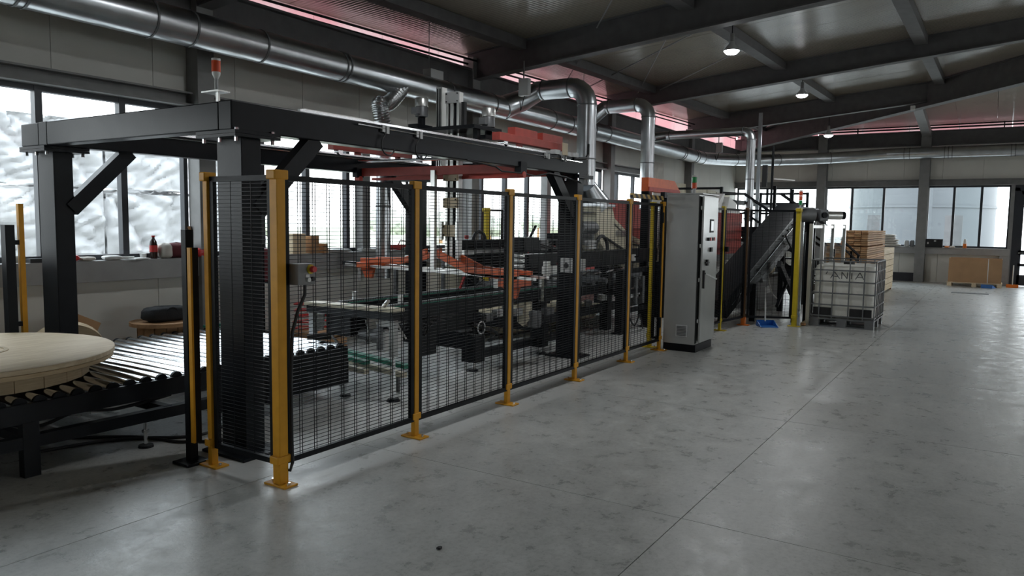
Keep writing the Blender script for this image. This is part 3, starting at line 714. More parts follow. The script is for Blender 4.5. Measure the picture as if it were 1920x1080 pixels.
for lx, ly in ((6.0, 3.6), (6, -6), (12, -6), (17, -6), (22, -5)):  # lamps added out of view to light the hall
    bay_lamp(lx, ly, 4.45, 'added unseen high-bay lamp over the open hall floor')
t = tag(MB().box(21.3, 21.4, 1.9, 2.0, 4.62, 4.72).build('sensor_box', 'white', loc=(21.3, 1.9, 4.62)), 'small white sensor box fixed on the hip beam', 'sensor')
# ---- PART2 ----
# ------------------------------------------------------------------ gantry
GX0, GX1, GY0, GY1, GZ0, GZ1 = 3.32, 8.60, 4.40, 7.27, 2.30, 2.50
g = thing('portal_gantry', 'large black steel portal frame standing inside the guard fence', 'gantry', (6, 5.8, 0))
MB().box(GX0, GX1, GY0, GY0+0.14, GZ0, GZ1).build('near_beam', 'gantry', g, bevel=0.008)
MB().box(GX0, GX1, GY1-0.42, GY1-0.28, GZ0, GZ1).build('far_beam', 'gantry', g, bevel=0.008)
MB().box(GX0, GX0+0.13, GY0+0.14, GY1-0.42, GZ0+0.003, GZ1-0.003).box(GX0, GX0+0.13, GY1-0.28, GY1+0.02, GZ0+0.003, GZ1-0.003).build('end_beam', 'gantry', g, bevel=0.008)
MB().box(GX1-0.13, GX1, GY0+0.14, GY1-0.42, GZ0+0.003, GZ1-0.003).build('end_beam', 'gantry', g, bevel=0.008)
for (xa, xb) in ((3.42, 3.585), (8.385, 8.55)):
    for (ya, yb) in ((4.43, 4.70), (6.96, 7.23)):
        MB().box(xa, xb, ya, yb, 0.02, GZ0-0.04).build('leg', 'gantry', g, bevel=0.006)
        fp = MB().box(xa-0.11, xb+0.11, ya-0.08, yb+0.08, GZ0-0.022, GZ0).box(xa-0.11, xb+0.11, ya-0.08, yb+0.08, GZ0-0.044, GZ0-0.024).build('flange_plate', 'gantry', g)
        for bx in (xa-0.07, xb+0.07):
            for by in (ya-0.04, (ya+yb)/2, yb+0.04):
                MB().cyl((bx, by, GZ0-0.075), (bx, by, GZ0-0.044), 0.013, n=6).cyl((bx, by, GZ0), (bx, by, GZ0+0.018), 0.017, n=6).build('bolt', 'steel', fp)
        MB().box(xa-0.10, xb+0.10, ya-0.10, yb+0.10, 0.0, 0.02).build('base_plate', 'gantry', g)
for yb in (4.47, 6.99):
    MB().bar((3.56, yb, 1.76), (4.12, yb, 2.31), 0.10, 0.13).build('brace', 'gantry', g)
    MB().bar((8.40, yb, 1.72), (7.80, yb, 2.31), 0.10, 0.13).build('brace', 'gantry', g)
# linear rails and cable clips on the beams
for yr in (GY0+0.03, GY1-0.39):
    MB().box(3.95, 8.5, yr, yr+0.03, GZ1, GZ1+0.022).build('guide_rail', 'steel', g)
MB().box(4.02, 4.72, GY0+0.06, GY0+0.12, GZ1+0.0, GZ1+0.035).build('cable_tray', 'alu', g)
MB().cyl((4.5, GY0-0.02, 2.47), (8.4, GY0-0.02, 2.45), 0.006, n=6).build('steel_wire', 'steel', g)
MB().cyl((3.6, GY1-0.44, 2.47), (8.4, GY1-0.44, 2.47), 0.006, n=6).build('steel_wire', 'steel', g)
for k, xq in enumerate((4.83, 5.27, 7.55, 7.95)):
    MB().box(xq-0.045, xq-0.01, GY0-0.025, GY0+0.01, GZ1-0.06, GZ1-0.003).box(xq+0.0, xq+0.035, GY0-0.03, GY0+0.01, GZ1-0.07, GZ1-0.01).build('cable_clip', 'cab', g)
    if k < 2: MB().tube([(xq-0.02, GY0-0.03, 2.42)]+arc((xq+0.02, GY0-0.03, 2.335), 0.085, math.pi*0.7, math.pi*1.9, (1, 0, 0), (0, 0, 1), 10), 0.006, 6).build('cable_loop', 'rubber', g)
MB().tube([(6.0, GY0-0.012, 2.30), (6.5, GY0-0.012, 2.27), (6.62, GY0-0.012, 2.23), (7.0, GY0-0.012, 2.235), (7.3, GY0-0.012, 2.22), (7.6, GY0-0.012, 2.27), (8.0, GY0-0.012, 2.25), (8.4, GY0-0.01, 2.2)], 0.009, 6).build('trailing_cable', 'rubber', g)
MB().tube([(8.2, GY0, 2.48), (8.5, GY0-0.02, 2.51), (8.6, GY0, 2.56), (8.7, GY0+0.05, 2.70)], 0.018, 8).build('trailing_cable', 'rubber', g)
# end stops, brackets at the far end of the near beam
for xq in (7.75, 8.0, 8.2):
    MB().box(xq-0.06, xq+0.06, GY0-0.04, GY0+0.03, GZ1+0.0, GZ1+0.05).build('bracket', 'light', g)
MB().box(7.85, 7.97, GY0-0.05, GY0-0.04, 2.50, 2.64).build('switch_plate', 'tan', g)
# beacon on the gantry corner
t = thing('signal_beacon', 'red and white beacon on a stem standing on the gantry corner', 'beacon', (3.36, 4.58, GZ1))
MB().box(3.33, 3.345, 4.55, 4.575, GZ1, GZ1+0.06).bar((3.34, 4.50, GZ1+0.065), (3.34, 4.68, GZ1+0.065), 0.10, 0.010).build('bracket', 'alu', t)
MB().cyl((3.34, 4.58, GZ1+0.07), (3.34, 4.58, GZ1+0.16), 0.013, n=10).build('stem', 'light', t, smooth=True)
MB().lathe([(0.014, 0.0), (0.028, 0.03), (0.028, 0.045)], (3.34, 4.58, GZ1+0.155), 14).build('socket', 'white', t, smooth=True)
MB().cyl((3.34, 4.58, GZ1+0.20), (3.34, 4.58, GZ1+0.275), 0.030, n=16).build('red_lens', 'lens_red', t, smooth=True)
MB().cyl((3.34, 4.58, GZ1+0.275), (3.34, 4.58, GZ1+0.29), 0.030, n=16).build('cap', 'white', t, smooth=True)

# ------------------------------------------------------------------ red trolley with lift column and gripper
t = thing('gantry_trolley', 'red gantry trolley with a vertical lift column and a wide red gripper', 'gripper', (7.3, 5.7, 2.3))
MB().bar((7.10, 4.52, 2.295), (7.10, 6.90, 2.305), 0.07, 0.10).build('bridge_beam', 'red', t, bevel=0.004)
MB().bar((7.85, 4.52, 2.30), (7.85, 6.90, 2.31), 0.07, 0.10).build('bridge_beam', 'red', t, bevel=0.004)
MB().bar((7.3, 4.60, 2.22), (7.3, 6.85, 2.23), 0.03, 0.035).build('drive_shaft', 'red', t)
MB().cyl((7.0, 4.5, 2.42), (7.0, 6.9, 2.43), 0.02, n=10).build('cross_shaft', 'steel', t)
for yq in (4.47, 6.90):
    MB().box(6.62, 8.1, yq-0.05, yq+0.05, 2.555, 2.64).build('side_beam', 'red', t, bevel=0.004)
    for xq in (7.08, 7.85): MB().box(xq-0.05, xq+0.05, yq-0.012, yq+0.012, 2.30, 2.62).build('hanger_plate', 'red', t)
    for xq in (6.75, 7.9):
        MB().cyl((xq, yq-0.04, 2.54), (xq, yq+0.04, 2.54), 0.04, n=14).build('wheel', 'steel', t, smooth=True)
    MB().box(6.98, 7.10, yq-0.09, yq-0.01, 2.24, 2.36).build('bearing_block', 'black', t)
    MB().cyl((7.04, yq-0.1, 2.22), (7.04, yq-0.02, 2.22), 0.035, n=12).build('roller_end', 'red', t)
for xq in (7.35, 7.95): MB().box(xq-0.28, xq+0.20, 4.52, 4.62, 2.63, 2.745).build('red_cover', 'red', t, bevel=0.004)
MB().box(7.2, 7.75, 5.35, 5.85, 2.33, 2.36).build('carriage_plate', 'red', t)
# lift column: aluminium profiles
cx0 = 7.22
for (ya, yb) in ((5.56, 5.60), (5.485, 5.535), (5.40, 5.44)):
    MB().box(cx0, cx0+0.08, ya, yb, 1.16, 3.22).build('profile', 'alu', t, bevel=0.004)
for (ya, yb) in ((5.535, 5.56), (5.44, 5.485)): MB().box(cx0+0.02, cx0+0.06, ya, yb, 1.20, 3.20).build('belt', 'black', t)
MB().box(cx0-0.012, cx0-0.002, 5.40, 5.60, 3.09, 3.22).build('top_plate', 'light', t, bevel=0.003)
for z in (3.11, 3.20):
    for yq in (5.42, 5.58): MB().cyl((cx0-0.02, yq, z), (cx0-0.012, yq, z), 0.008, n=8).build('bolt', 'black', t)
MB().box(cx0+0.02, cx0+0.07, 5.34, 5.385, 2.45, 3.10).build('cable_chain', 'rubber', t)
MB().box(cx0-0.04, cx0, 5.45, 5.47, 2.62, 2.80).build('switch', 'rubber', t)
for z, h in ((2.18, 0.13), (1.86, 0.12), (1.52, 0.14)):
    MB().box(cx0-0.045, cx0-0.015, 5.39, 5.60, z, z+h).build('clamp_plate', 'tan', t, bevel=0.004)
    for yq in (5.41, 5.58):
        for zq in (z+0.02, z+h-0.02): MB().cyl((cx0-0.053, yq, zq), (cx0-0.045, yq, zq), 0.008, n=8).build('bolt', 'black', t)
MB().box(cx0-0.02, cx0+0.08, 5.64, 5.73, 2.30, 3.29).build('guide_profile', 'alu', t, bevel=0.004)
for yq in (5.662, 5.70): MB().box(cx0-0.024, cx0-0.019, yq, yq+0.014, 2.32, 3.27).build('groove', 'rubber', t)
MB().box(7.04, 7.09, 5.62, 5.68, 1.09, 2.30).build('guide_profile', 'alu', t)
MB().box(cx0-0.06, cx0-0.02, 5.37, 5.40, 1.48, 1.7).box(cx0-0.06, cx0-0.02, 5.60, 5.63, 1.48, 1.7).build('clamp_frame', 'alu', t)
# gripper: pair of bent red arms on each side and the aluminium bar below
for dx in (0.0, 0.28):
    def pl(y, z): return (7.0+dx, y, z)
    for nm, pp in (('gripper_arm', [(6.78, 1.165), (6.10, 1.175), (5.72, 1.305), (5.72, 1.375), (6.10, 1.245), (6.78, 1.225)]),
                   ('gripper_arm', [(4.42, 1.05), (5.08, 1.095), (5.55, 1.275), (5.55, 1.36), (5.08, 1.18), (4.42, 1.15)])):
        MB().prism([pl(a, b) for a, b in pp], (0.045, 0, 0)).build(nm, 'orange', t, bevel=0.003)
    MB().bar((7.0+dx+0.02, 7.05, 1.135), (7.0+dx+0.02, 4.2, 1.085), 0.04, 0.03).build('gripper_rail', 'alu', t)
for yq, z in ((6.72, 1.10), (4.55, 0.98)):
    MB().box(6.96, 7.36, yq-0.10, yq+0.10, z, z+0.07).build('jaw_block', 'orange', t, bevel=0.004)
    MB().prism([(7.05, yq-0.12, z), (7.05, yq+0.10, z), (7.05, yq+0.02, z-0.13), (7.05, yq-0.08, z-0.13)], (0.04, 0, 0)).build('jaw', 'orange', t)
MB().box(7.02, 7.10, 6.90, 7.12, 1.13, 1.17).build('gripper_tip', 'black', t)
MB().box(7.05, 7.09, 6.82, 6.87, 0.93, 1.13).build('finger', 'alu', t)
MB().box(7.30, 7.34, 4.90, 4.94, 0.93, 1.10).build('finger', 'alu', t)
MB().tube([(7.3, 5.5, 1.3), (7.2, 5.25, 1.05), (7.25, 5.15, 0.95), (7.3, 5.08, 1.02), (7.28, 5.2, 1.1)], 0.009, 6).build('air_hose', 'rubber', t)
MB().bar((7.05, 5.18, 1.06), (7.05, 5.24, 0.92), 0.03, 0.02).build('red_lever', 'redp', t)
def gear_motor(x, y, z, lab):
    t = thing('gear_motor', lab, 'motor', (x, y, z))
    MB().box(x-0.16, x+0.12, y-0.07, y+0.07, z-0.02, z+0.03).build('mounting_plate', 'black', t)
    MB().cyl((x, y, z+0.03), (x, y, z+0.12), 0.045, n=12).build('gearbox', 'black', t, smooth=True)
    MB().lathe([(0.05, 0.12), (0.075, 0.13), (0.075, 0.24), (0.07, 0.25)], (x, y, z), 18).build('stator', 'motor', t, smooth=True)
    MB().lathe([(0.078, 0.25), (0.082, 0.33), (0.07, 0.35), (0.02, 0.352)], (x, y, z), 18).build('fan_cover', 'alu', t, smooth=True)
    MB().box(x-0.13, x-0.07, y-0.04, y+0.05, z+0.15, z+0.23).build('terminal_box', 'motor', t, bevel=0.004)
    return t
gear_motor(7.04, 5.82, 2.80, 'grey geared motor upright beside the top of the lift column')
t = gear_motor(7.28, 5.02, 2.66, 'smaller grey geared motor upright near the red covers')
tag(MB().box(6.9, 7.45, 4.95, 5.9, 2.74, 2.78).box(7.0, 7.06, 4.98, 5.04, 2.35, 2.74).box(7.3, 7.36, 5.82, 5.88, 2.35, 2.74).build('motor_bridge', 'black', loc=(7, 5, 2.35)), 'black carrier frame under the two upright motors', 'frame')

# ------------------------------------------------------------------ guard fence
def fence_post(x, y, lab, wdt=0.055, dep=0.045, h=2.0, col='yellow', group='guard fence posts', footdir='y'):
    t = thing('fence_post', lab, 'post', (x, y, 0), group)
    a, b = wdt/2, dep/2
    MB().box(x-a, x+a, y-b, y+b, 0.012, h).build('shaft', col, t, bevel=0.004)
    fx, fy = (0.055, 0.10) if footdir == 'y' else (0.11, 0.05)
    MB().box(x-fx, x+fx, y-fy, y+fy, 0.0, 0.014).build('foot_plate', col, t, bevel=0.004)
    for s in (-1, 1):
        q = (x, y+s*fy*0.75) if footdir == 'y' else (x+s*fx*0.8, y)
        MB().cyl((q[0], q[1], 0.012), (q[0], q[1], 0.028), 0.011, n=6).build('anchor_bolt', 'steel', t)
    MB().box(x-a-0.022, x+a+0.022, y-b-0.006, y+b+0.006, h-0.055, h+0.004).build('clamp', col, t, bevel=0.006)
    MB().box(x-a-0.022, x+a+0.022, y-b-0.006, y+b+0.006, 0.145, 0.195).build('clamp', col, t, bevel=0.006)
    return t
def fence_panel(p0, p1, lab, z0=0.13, z1=1.975, vpitch=0.13, vpair=0.022, fw_=0.035, group='black mesh fence panels', hpitch=0.025):
    p0 = Vector((p0[0], p0[1], 0)); p1 = Vector((p1[0], p1[1], 0)); d = (p1-p0).normalized(); L = (p1-p0).length
    t = thing('mesh_fence', lab, 'fence panel', (p0.x, p0.y, z0), group)
    Z = Vector((0, 0, 1))
    for nm, a, b in (('frame_rail', p0+Z*(z0+fw_/2), p1+Z*(z0+fw_/2)), ('frame_rail', p0+Z*(z1-fw_/2), p1+Z*(z1-fw_/2))):
        MB().bar(a, b, 0.03, fw_).build(nm, 'black', t)
    for q in (p0+d*fw_/2, p1-d*fw_/2):
        MB().bar(q+Z*(z0+fw_), q+Z*(z1-fw_), fw_, 0.03, up=tuple(d.cross(Z))).build('frame_stile', 'black', t)
    m = MB(); r = 0.0019
    n = int((z1-z0)/hpitch)
    for k in range(1, n):
        z = z0 + (z1-z0)*k/n
        m.bar(p0+Z*z, p1+Z*z, 2*r, 2*r)
    nv = max(2, round(L/vpitch)); nrm = d.cross(Z)
    for k in range(1, nv):
        for s in ((-vpair/2, vpair/2) if vpair else (0,)):
            q = p0 + d*(L*k/nv+s) + nrm*0.004
            m.bar(q+Z*(z0+0.02), q+Z*(z1-0.02), 2*r, 2*r)
    m.build('wire_mesh', 'black', t, kind='stuff')
    return t
FY = 3.78
PX = [3.178, 4.505, 5.838, 7.175, 8.526, 9.608]
plab = ['yellow corner post of the guard fence, nearest the open floor', 'yellow fence post one panel along from the nearest corner', 'yellow fence post two panels along from the nearest corner', 'yellow fence post three panels along, before the far gantry leg',
        'yellow fence post carrying one end of the hazard-striped bar', 'yellow fence post close against the grey control cabinet']
for i, px in enumerate(PX):
    fence_post(px, FY, plab[i], *((0.068, 0.068) if i == 0 else (0.05, 0.04)))
flab = ['black mesh panel with the emergency stop box on its frame', 'black mesh panel before the chain conveyor, second along the fence', 'black mesh panel before the gripper, third along the fence', 'black mesh panel before the far gantry leg, fourth along the fence', 'black mesh gate panel under the hazard-striped bar']
for i in range(5):
    off = 0.042 if i == 0 else 0.03
    gate = fence_panel((PX[i]+off, FY), (PX[i+1]-0.03, FY), flab[i], vpair=0.022 if i < 3 else 0.0, vpitch=0.13 if i < 3 else 0.10)
fence_post(3.17, 4.46, 'yellow fence post beside the light curtain at the conveyor opening', 0.05, 0.045)
fence_panel((3.175, 4.43), (3.178, 3.825), 'short black mesh panel at the fence corner before the gantry leg', vpitch=0.2, vpair=0)
# fence return beside the cabinet
fence_post(9.76, 3.98, 'lemon-yellow fence post tucked behind the grey cabinet', 0.06, 0.05, col='yellow2')
fence_panel((9.72, 3.82), (9.75, 3.95), 'very narrow mesh panel beside the grey cabinet', vpitch=0.06, vpair=0)
t = tag(MB().box(8.56, 9.58, FY-0.02, FY+0.02, 2.02, 2.075).build('hazard_bar', 'hazard', loc=(8.56, FY, 2.02)), 'black and yellow striped bar along the top of the gate', 'bar')
MB().box(8.57, 8.63, FY-0.05, FY-0.018, 1.25, 1.33).build('lock_case', 'light', gate); MB().tube([(8.60, FY-0.05, 1.30), (8.60, FY-0.10, 1.31), (8.60, FY-0.10, 1.44), (8.60, FY-0.02, 1.45)], 0.01, 8).build('latch_handle', 'black', gate)
for z in (0.32, 1.72): MB().box(9.50, 9.55, FY-0.045, FY-0.018, z, z+0.14).build('hinge', 'black', gate)
# emergency stop box with its cable
t = thing('emergency_stop_box', 'grey control box with a red emergency stop on the mesh panel', 'control box', (3.32, 3.72, 1.28))
MB().box(3.245, 3.385, 3.675, 3.76, 1.285, 1.42).build('housing', 'greybox', t, bevel=0.005)
MB().cyl((3.345, 3.678, 1.385), (3.345, 3.668, 1.385), 0.030, n=20).build('yellow_ring', 'yellow2', t)
st = MB().cyl((3.345, 3.67, 1.385), (3.345, 3.645, 1.385), 0.013, n=12).cyl((3.345, 3.655, 1.385), (3.345, 3.632, 1.385), 0.022, 0.018, n=18).build('stop_button', 'redp', t, smooth=True)
MB().cyl((3.325, 3.676, 1.318), (3.325, 3.66, 1.318), 0.014, n=16).build('white_button', 'white', t, smooth=True)
MB().cyl((3.360, 3.676, 1.322), (3.360, 3.66, 1.322), 0.014, n=16).build('black_button', 'rubber', t, smooth=True)
MB().box(3.305, 3.335, 3.67, 3.676, 1.335, 1.352).build('label_plate', 'white', t)
MB().tube([(3.33, 3.71, 1.285), (3.32, 3.70, 1.22), (3.275, 3.715, 1.12), (3.245, 3.735, 0.98), (3.236, 3.74, 0.7), (3.236, 3.74, 0.3), (3.236, 3.735, 0.14), (3.22, 3.74, 0.09), (3.20, 3.79, 0.10)], 0.011, 8).build('cable', 'rubber', t, smooth=True)
# light curtains
for y0, lab, h0, h1 in ((4.58, 'black light curtain post with a thin orange strip at the fence', 1.53, 1.5), (7.05, 'black light curtain post with a tall orange strip beyond the drum', 1.62, 1.80)):
    t = thing('light_curtain', lab, 'light curtain', (3.12, y0, 0))
    if y0 < 5:
        MB().box(3.09, 3.15, y0+0.02, y0+0.07, 0.02, 1.62).build('post', 'black', t); MB().box(3.085, 3.10, y0-0.035, y0+0.0, 0.16, h1).build('sensor_strip', 'yellow', t); MB().box(3.10, 3.145, y0-0.035, y0+0.0, 0.16, h1).build('sensor_bar', 'black', t)
        MB().box(3.03, 3.21, y0-0.04, y0+0.14, 0, 0.02).build('foot_plate', 'black', t, bevel=0.004)
        for z in (0.4, 1.2): MB().box(3.11, 3.14, y0-0.005, y0+0.025, z, z+0.04).build('bracket', 'black', t)
    else:
        MB().box(3.04, 3.115, y0-0.03, y0+0.05, 0.02, h0).build('post', 'gantry', t); MB().box(3.155, 3.195, y0-0.02, y0+0.02, 0.35, h1).build('sensor_bar', 'yellow', t)
        MB().box(2.98, 3.16, y0-0.09, y0+0.11, 0, 0.02).build('foot_plate', 'black', t)
        for z in (0.75, 1.45): MB().box(3.11, 3.16, y0-0.015, y0+0.015, z, z+0.04).build('bracket', 'black', t)
# far fence by the windows
fence_post(10.55, 7.3, 'lemon-yellow post by the windows beyond the saw', 0.10, 0.06, h=1.93, col='yellow2', group='posts beyond the machines')
fence_panel((10.62, 7.3), (11.05, 7.3), 'narrow mesh panel beside the lemon-yellow post by the windows', z1=1.92, vpitch=0.08, vpair=0, group='mesh panels beyond the machines', hpitch=0.05)

# ------------------------------------------------------------------ roller conveyor and cable drum
t = thing('roller_conveyor', 'black roller conveyor with bright steel rollers under the cable drum', 'conveyor', (3, 6.2, 0))
RX0, RX1, RY0, RY1 = 0.9, 5.22, 5.25, 7.17
MB().box(RX0, RX1, RY0-0.03, RY0, 0.355, 0.485).box(RX0, RX1, RY0, RY0+0.05, 0.355, 0.375).build('side_rail', 'gantry', t, bevel=0.003)
MB().box(RX0, RX1, RY1, RY1+0.03, 0.355, 0.485).build('side_rail', 'gantry', t, bevel=0.003)
MB().bar((RX0, RY0, 0.235), (3.75, RY0, 0.225), 0.07, 0.08).build('lower_chord', 'gantry', t)
MB().bar((RX0, RY1, 0.235), (3.75, RY1, 0.225), 0.07, 0.08).build('lower_chord', 'gantry', t)
MB().box(3.72, RX1, RY0-0.035, RY0+0.005, 0.13, 0.36).box(3.72, RX1, RY0, RY0+0.05, 0.13, 0.15).build('drive_cover', 'black', t)
MB().box(RX1-0.03, RX1, RY0, RY1, 0.13, 0.44).build('end_plate', 'black', t)
for xq in (2.36, 4.3):
    for yq in (RY0, RY1): MB().box(xq-0.05, xq+0.05, yq-0.04, yq+0.03, 0.0 if xq < 3 else 0.1, 0.36).build('leg', 'gantry', t)
for xq in (1.5, 2.36, 3.35, 4.3): MB().bar((xq, RY0, 0.24), (xq, RY1, 0.24), 0.06, 0.06).build('cross_member', 'gantry', t)
MB().bar((2.36, RY0+.05, 0.24), (3.35, RY1-.05, 0.24), 0.05, 0.04).build('diagonal', 'gantry', t)
for xq in (3.15, 5.19):
    f = MB().cyl((xq, RY0-0.02, 0.0), (xq, RY0-0.02, 0.018), 0.055, 0.05, n=18).build('levelling_foot', 'gantry', t, smooth=True)
    MB().cyl((xq, RY0-0.02, 0.018), (xq, RY0-0.02, 0.26 if xq < 4 else 0.15), 0.014, n=10).cyl((xq, RY0-0.02, 0.11), (xq, RY0-0.02, 0.13), 0.026, n=6).build('threaded_rod', 'steel', f)
k = 0; x = RX0+0.06
r0 = None
while x < RX1-0.04:
    if r0 is None:
        r0 = MB().cyl((x, RY0+0.02, 0.475), (x, RY1-0.02, 0.475), 0.043, n=18).build('roller', 'steel', t, smooth=True)
        e0 = MB().cyl((x, RY0+0.004, 0.475), (x, RY0+0.028, 0.475), 0.046, n=14).build('roller_end', 'black', t, smooth=True)
        e1 = MB().cyl((x, RY1-0.028, 0.475), (x, RY1-0.004, 0.475), 0.046, n=14).build('roller_end', 'black', t, smooth=True)
        x0 = x
    else:
        for o in (r0, e0, e1):
            c = o.copy(); COL.objects.link(c); c.parent = t; c.location = (x-x0, 0, 0)
    x += 0.1235
MB().box(5.0, RX1, RY1-0.06, RY1+0.0, 0.52, 0.545).build('guide_strip', 'green', t)
MB().box(2.9, 3.9, RY0+0.25, RY0+0.33, 0.26, 0.32).build('cable_tray', 'alu', t)
MB().cyl((5.05, RY0+0.35, 0.56), (5.22, RY0+0.2, 0.56), 0.03, n=12).build('stop_cylinder', 'rubber', t, smooth=True)
t = thing('cable_drum', 'big pale plywood cable drum lying flat on the steel rollers', 'cable drum', (2.37, 6.24, 0.52))
DCX, DCY = 2.36, 6.24
MB().lathe([(0.99, 0.0), (1.0, 0.004), (1.0, 0.034), (0.995, 0.038)], (DCX, DCY, 0.672), 72).build('top_flange_layer', 'wood', t, smooth=True)
MB().lathe([(0.985, 0.0), (0.99, 0.004), (0.99, 0.030), (0.985, 0.034)], (DCX, DCY, 0.637), 72).build('lower_flange_layer', 'ply', t, smooth=True)
n = 26
for i in range(n):
    a = 2*math.pi*i/n
    MB().obox((DCX+0.80*math.cos(a), DCY+0.80*math.sin(a), 0.579), (0.04, 2*math.pi*0.82/n-0.004, 0.115), rz=a).build('core_stave', 'ply', t, bevel=0.003)
hub = MB()
pts0 = [(0.20, 0.0), (0.23, 0.0), (0.23, 0.006), (0.20, 0.006)]
nn = 40; vs = []; fs = []
for i in range(nn):
    a = 2*math.pi*i/nn
    for r_, z_ in pts0: vs.append((DCX+0.07+r_*math.cos(a), DCY-0.03+r_*math.sin(a), 0.709+z_))
for i in range(nn):
    j = (i+1) % nn
    for q in range(4): fs.append((i*4+q, j*4+q, j*4+(q+1) % 4, i*4+(q+1) % 4))
hub.add(vs, fs).build('hub_ring', 'ply', t, smooth=True)
MB().cyl((DCX+0.07, DCY-0.03, 0.706), (DCX+0.07, DCY-0.03, 0.712), 0.055, n=24).build('bore', 'rubber', t)
# cables on the floor by the conveyor
def floor_cable(pts, r, lab, m='rubber', cat='cable', name='floor_cable'):
    o = MB().tube(pts, r, 8).build(name, m, loc=pts[0], smooth=True); return tag(o, lab, cat)
def spline(pts, n=8):
    P = [Vector(p) for p in pts]; out = []
    for i in range(len(P)-1):
        a, b, c, d = P[max(0, i-1)], P[i], P[i+1], P[min(len(P)-1, i+2)]
        for k in range(n):
            s = k/n
            out.append(0.5*((2*b)+(-a+c)*s+(2*a-5*b+4*c-d)*s*s+(-a+3*b-3*c+d)*s**3))
    return out + [P[-1]]
floor_cable(spline([(2.9, 5.9, 0.012), (3.2, 5.55, 0.012), (3.30, 5.30, 0.012), (3.34, 5.12, 0.012), (3.42, 5.03, 0.012), (3.52, 4.9, 0.012), (3.7, 4.95, 0.012)]), 0.012, 'black cable curling on the floor past the levelling foot')
floor_cable(spline([(2.6, 5.7, 0.012), (3.0, 5.6, 0.012), (3.25, 5.42, 0.012), (3.42, 5.22, 0.012), (3.60, 5.15, 0.012), (3.9, 5.25, 0.012)]), 0.012, 'second black cable lying straighter under the roller conveyor')
floor_cable(spline([(2.3, 5.7, 0.30), (2.55, 5.55, 0.24), (2.8, 5.5, 0.30), (3.1, 5.5, 0.26), (3.5, 5.45, 0.30)]), 0.012, 'black cable sagging between the conveyor cross members')

# ------------------------------------------------------------------ chain conveyor table
t = thing('chain_conveyor', 'dark chain conveyor table with a pale end board inside the fence', 'conveyor', (6.8, 5.2, 0))
MB().bar((5.32, 4.66, 0.865), (5.32, 5.86, 0.855), 0.16, 0.035).build('end_board', 'cream', t, bevel=0.004)
MB().box(5.26, 5.36, 4.68, 5.84, 0.77, 0.845).build('end_beam', 'gantry', t)
for yq, x0 in ((4.92, 5.45), (5.52, 5.42)):
    MB().box(x0, 8.9, yq-0.05, yq+0.05, 0.72, 0.86).build('chain_beam', 'black', t)
    m = MB(); x = x0+0.02
    while x < 8.85:
        m.box(x, x+0.026, yq-0.022, yq+0.022, 0.865, 0.888); x += 0.036
    m.build('roller_chain', 'motor', t, kind='stuff')
    MB().box(x0, 8.88, yq-0.03, yq+0.03, 0.858, 0.868).build('chain_guide', 'green', t)
    MB().cyl((x0+0.02, yq-0.03, 0.83), (x0+0.02, yq+0.03, 0.83), 0.06, n=16).build('sprocket', 'motor', t, smooth=True)
    MB().box(x0+0.25, x0+0.29, yq+0.05, yq+0.09, 0.82, 0.96).build('stop_pin', 'alu', t)
for xq in (6.2, 7.2, 8.2): MB().box(xq-0.04, xq+0.04, 4.92, 5.52, 0.70, 0.78).build('cross_beam', 'black', t)
for (xq, yq) in ((5.31, 4.72), (5.31, 5.80)):
    l = MB().box(xq-0.03, xq+0.03, yq-0.03, yq+0.03, 0.42 if yq < 5 else 0.30, 0.78).build('leg', 'cab', t)
    MB().cyl((xq, yq, 0.02), (xq, yq, 0.45), 0.018, n=10).build('leg_rod', 'steel', l); MB().cyl((xq, yq, 0.0), (xq, yq, 0.025), 0.07, 0.05, n=16).build('foot', 'gantry', l)
MB().prism([(5.36, 5.70, 0.75), (5.36, 5.93, 0.75), (5.36, 5.80, 0.56), (5.36, 5.72, 0.58)], (0.02, 0, 0)).build('side_plate', 'white', t)
MB().box(5.38, 5.62, 5.34, 5.69, 0.54, 0.78).build('drive_guard', 'black', t, bevel=0.01)
mm = MB().cyl((5.5, 5.05, 0.56), (5.5, 5.30, 0.56), 0.07, n=16).build('drive_motor', 'motor', t, smooth=True)
MB().box(5.48, 5.75, 4.98, 5.19, 0.41, 0.60).build('valve_box', 'white', t, bevel=0.012)
MB().cyl((5.5, 5.35, 0.52), (5.5, 5.22, 0.52), 0.055, n=14).build('motor_cap', 'light', t, smooth=True)
for k in range(4): MB().bar((5.34+0.05*k, 5.10-0.08*k, 0.74), (5.36+0.06*k, 5.06-0.10*k, 0.52+0.04*(k % 2)), 0.014, 0.014).build('actuator_rod', ('steel', 'alu')[k % 2], t)
MB().box(5.3, 5.36, 4.74, 4.9, 0.70, 0.76).build('sensor_block', 'light', t); MB().cyl((5.33, 4.86, 0.89), (5.33, 4.80, 0.95), 0.02, n=10).build('sensor', 'alu', t)
MB().bar((5.35, 5.6, 0.56), (5.40, 5.42, 0.36), 0.02, 0.02).build('strut', 'alu', t)
MB().box(5.38, 5.42, 4.95, 5.0, 0.45, 0.70).build('strut', 'motor', t)
for k in range(6):
    MB().tube(spline([(5.5+0.1*k, 5.0-0.03*k, 0.75), (5.55+0.1*k, 4.95, 0.66-0.03*k), (5.7+0.1*k, 4.9, 0.70), (5.9+0.12*k, 4.85, 0.60+0.02*k)], 5), 0.008, 6).build('hose', 'rubber', t, smooth=True)
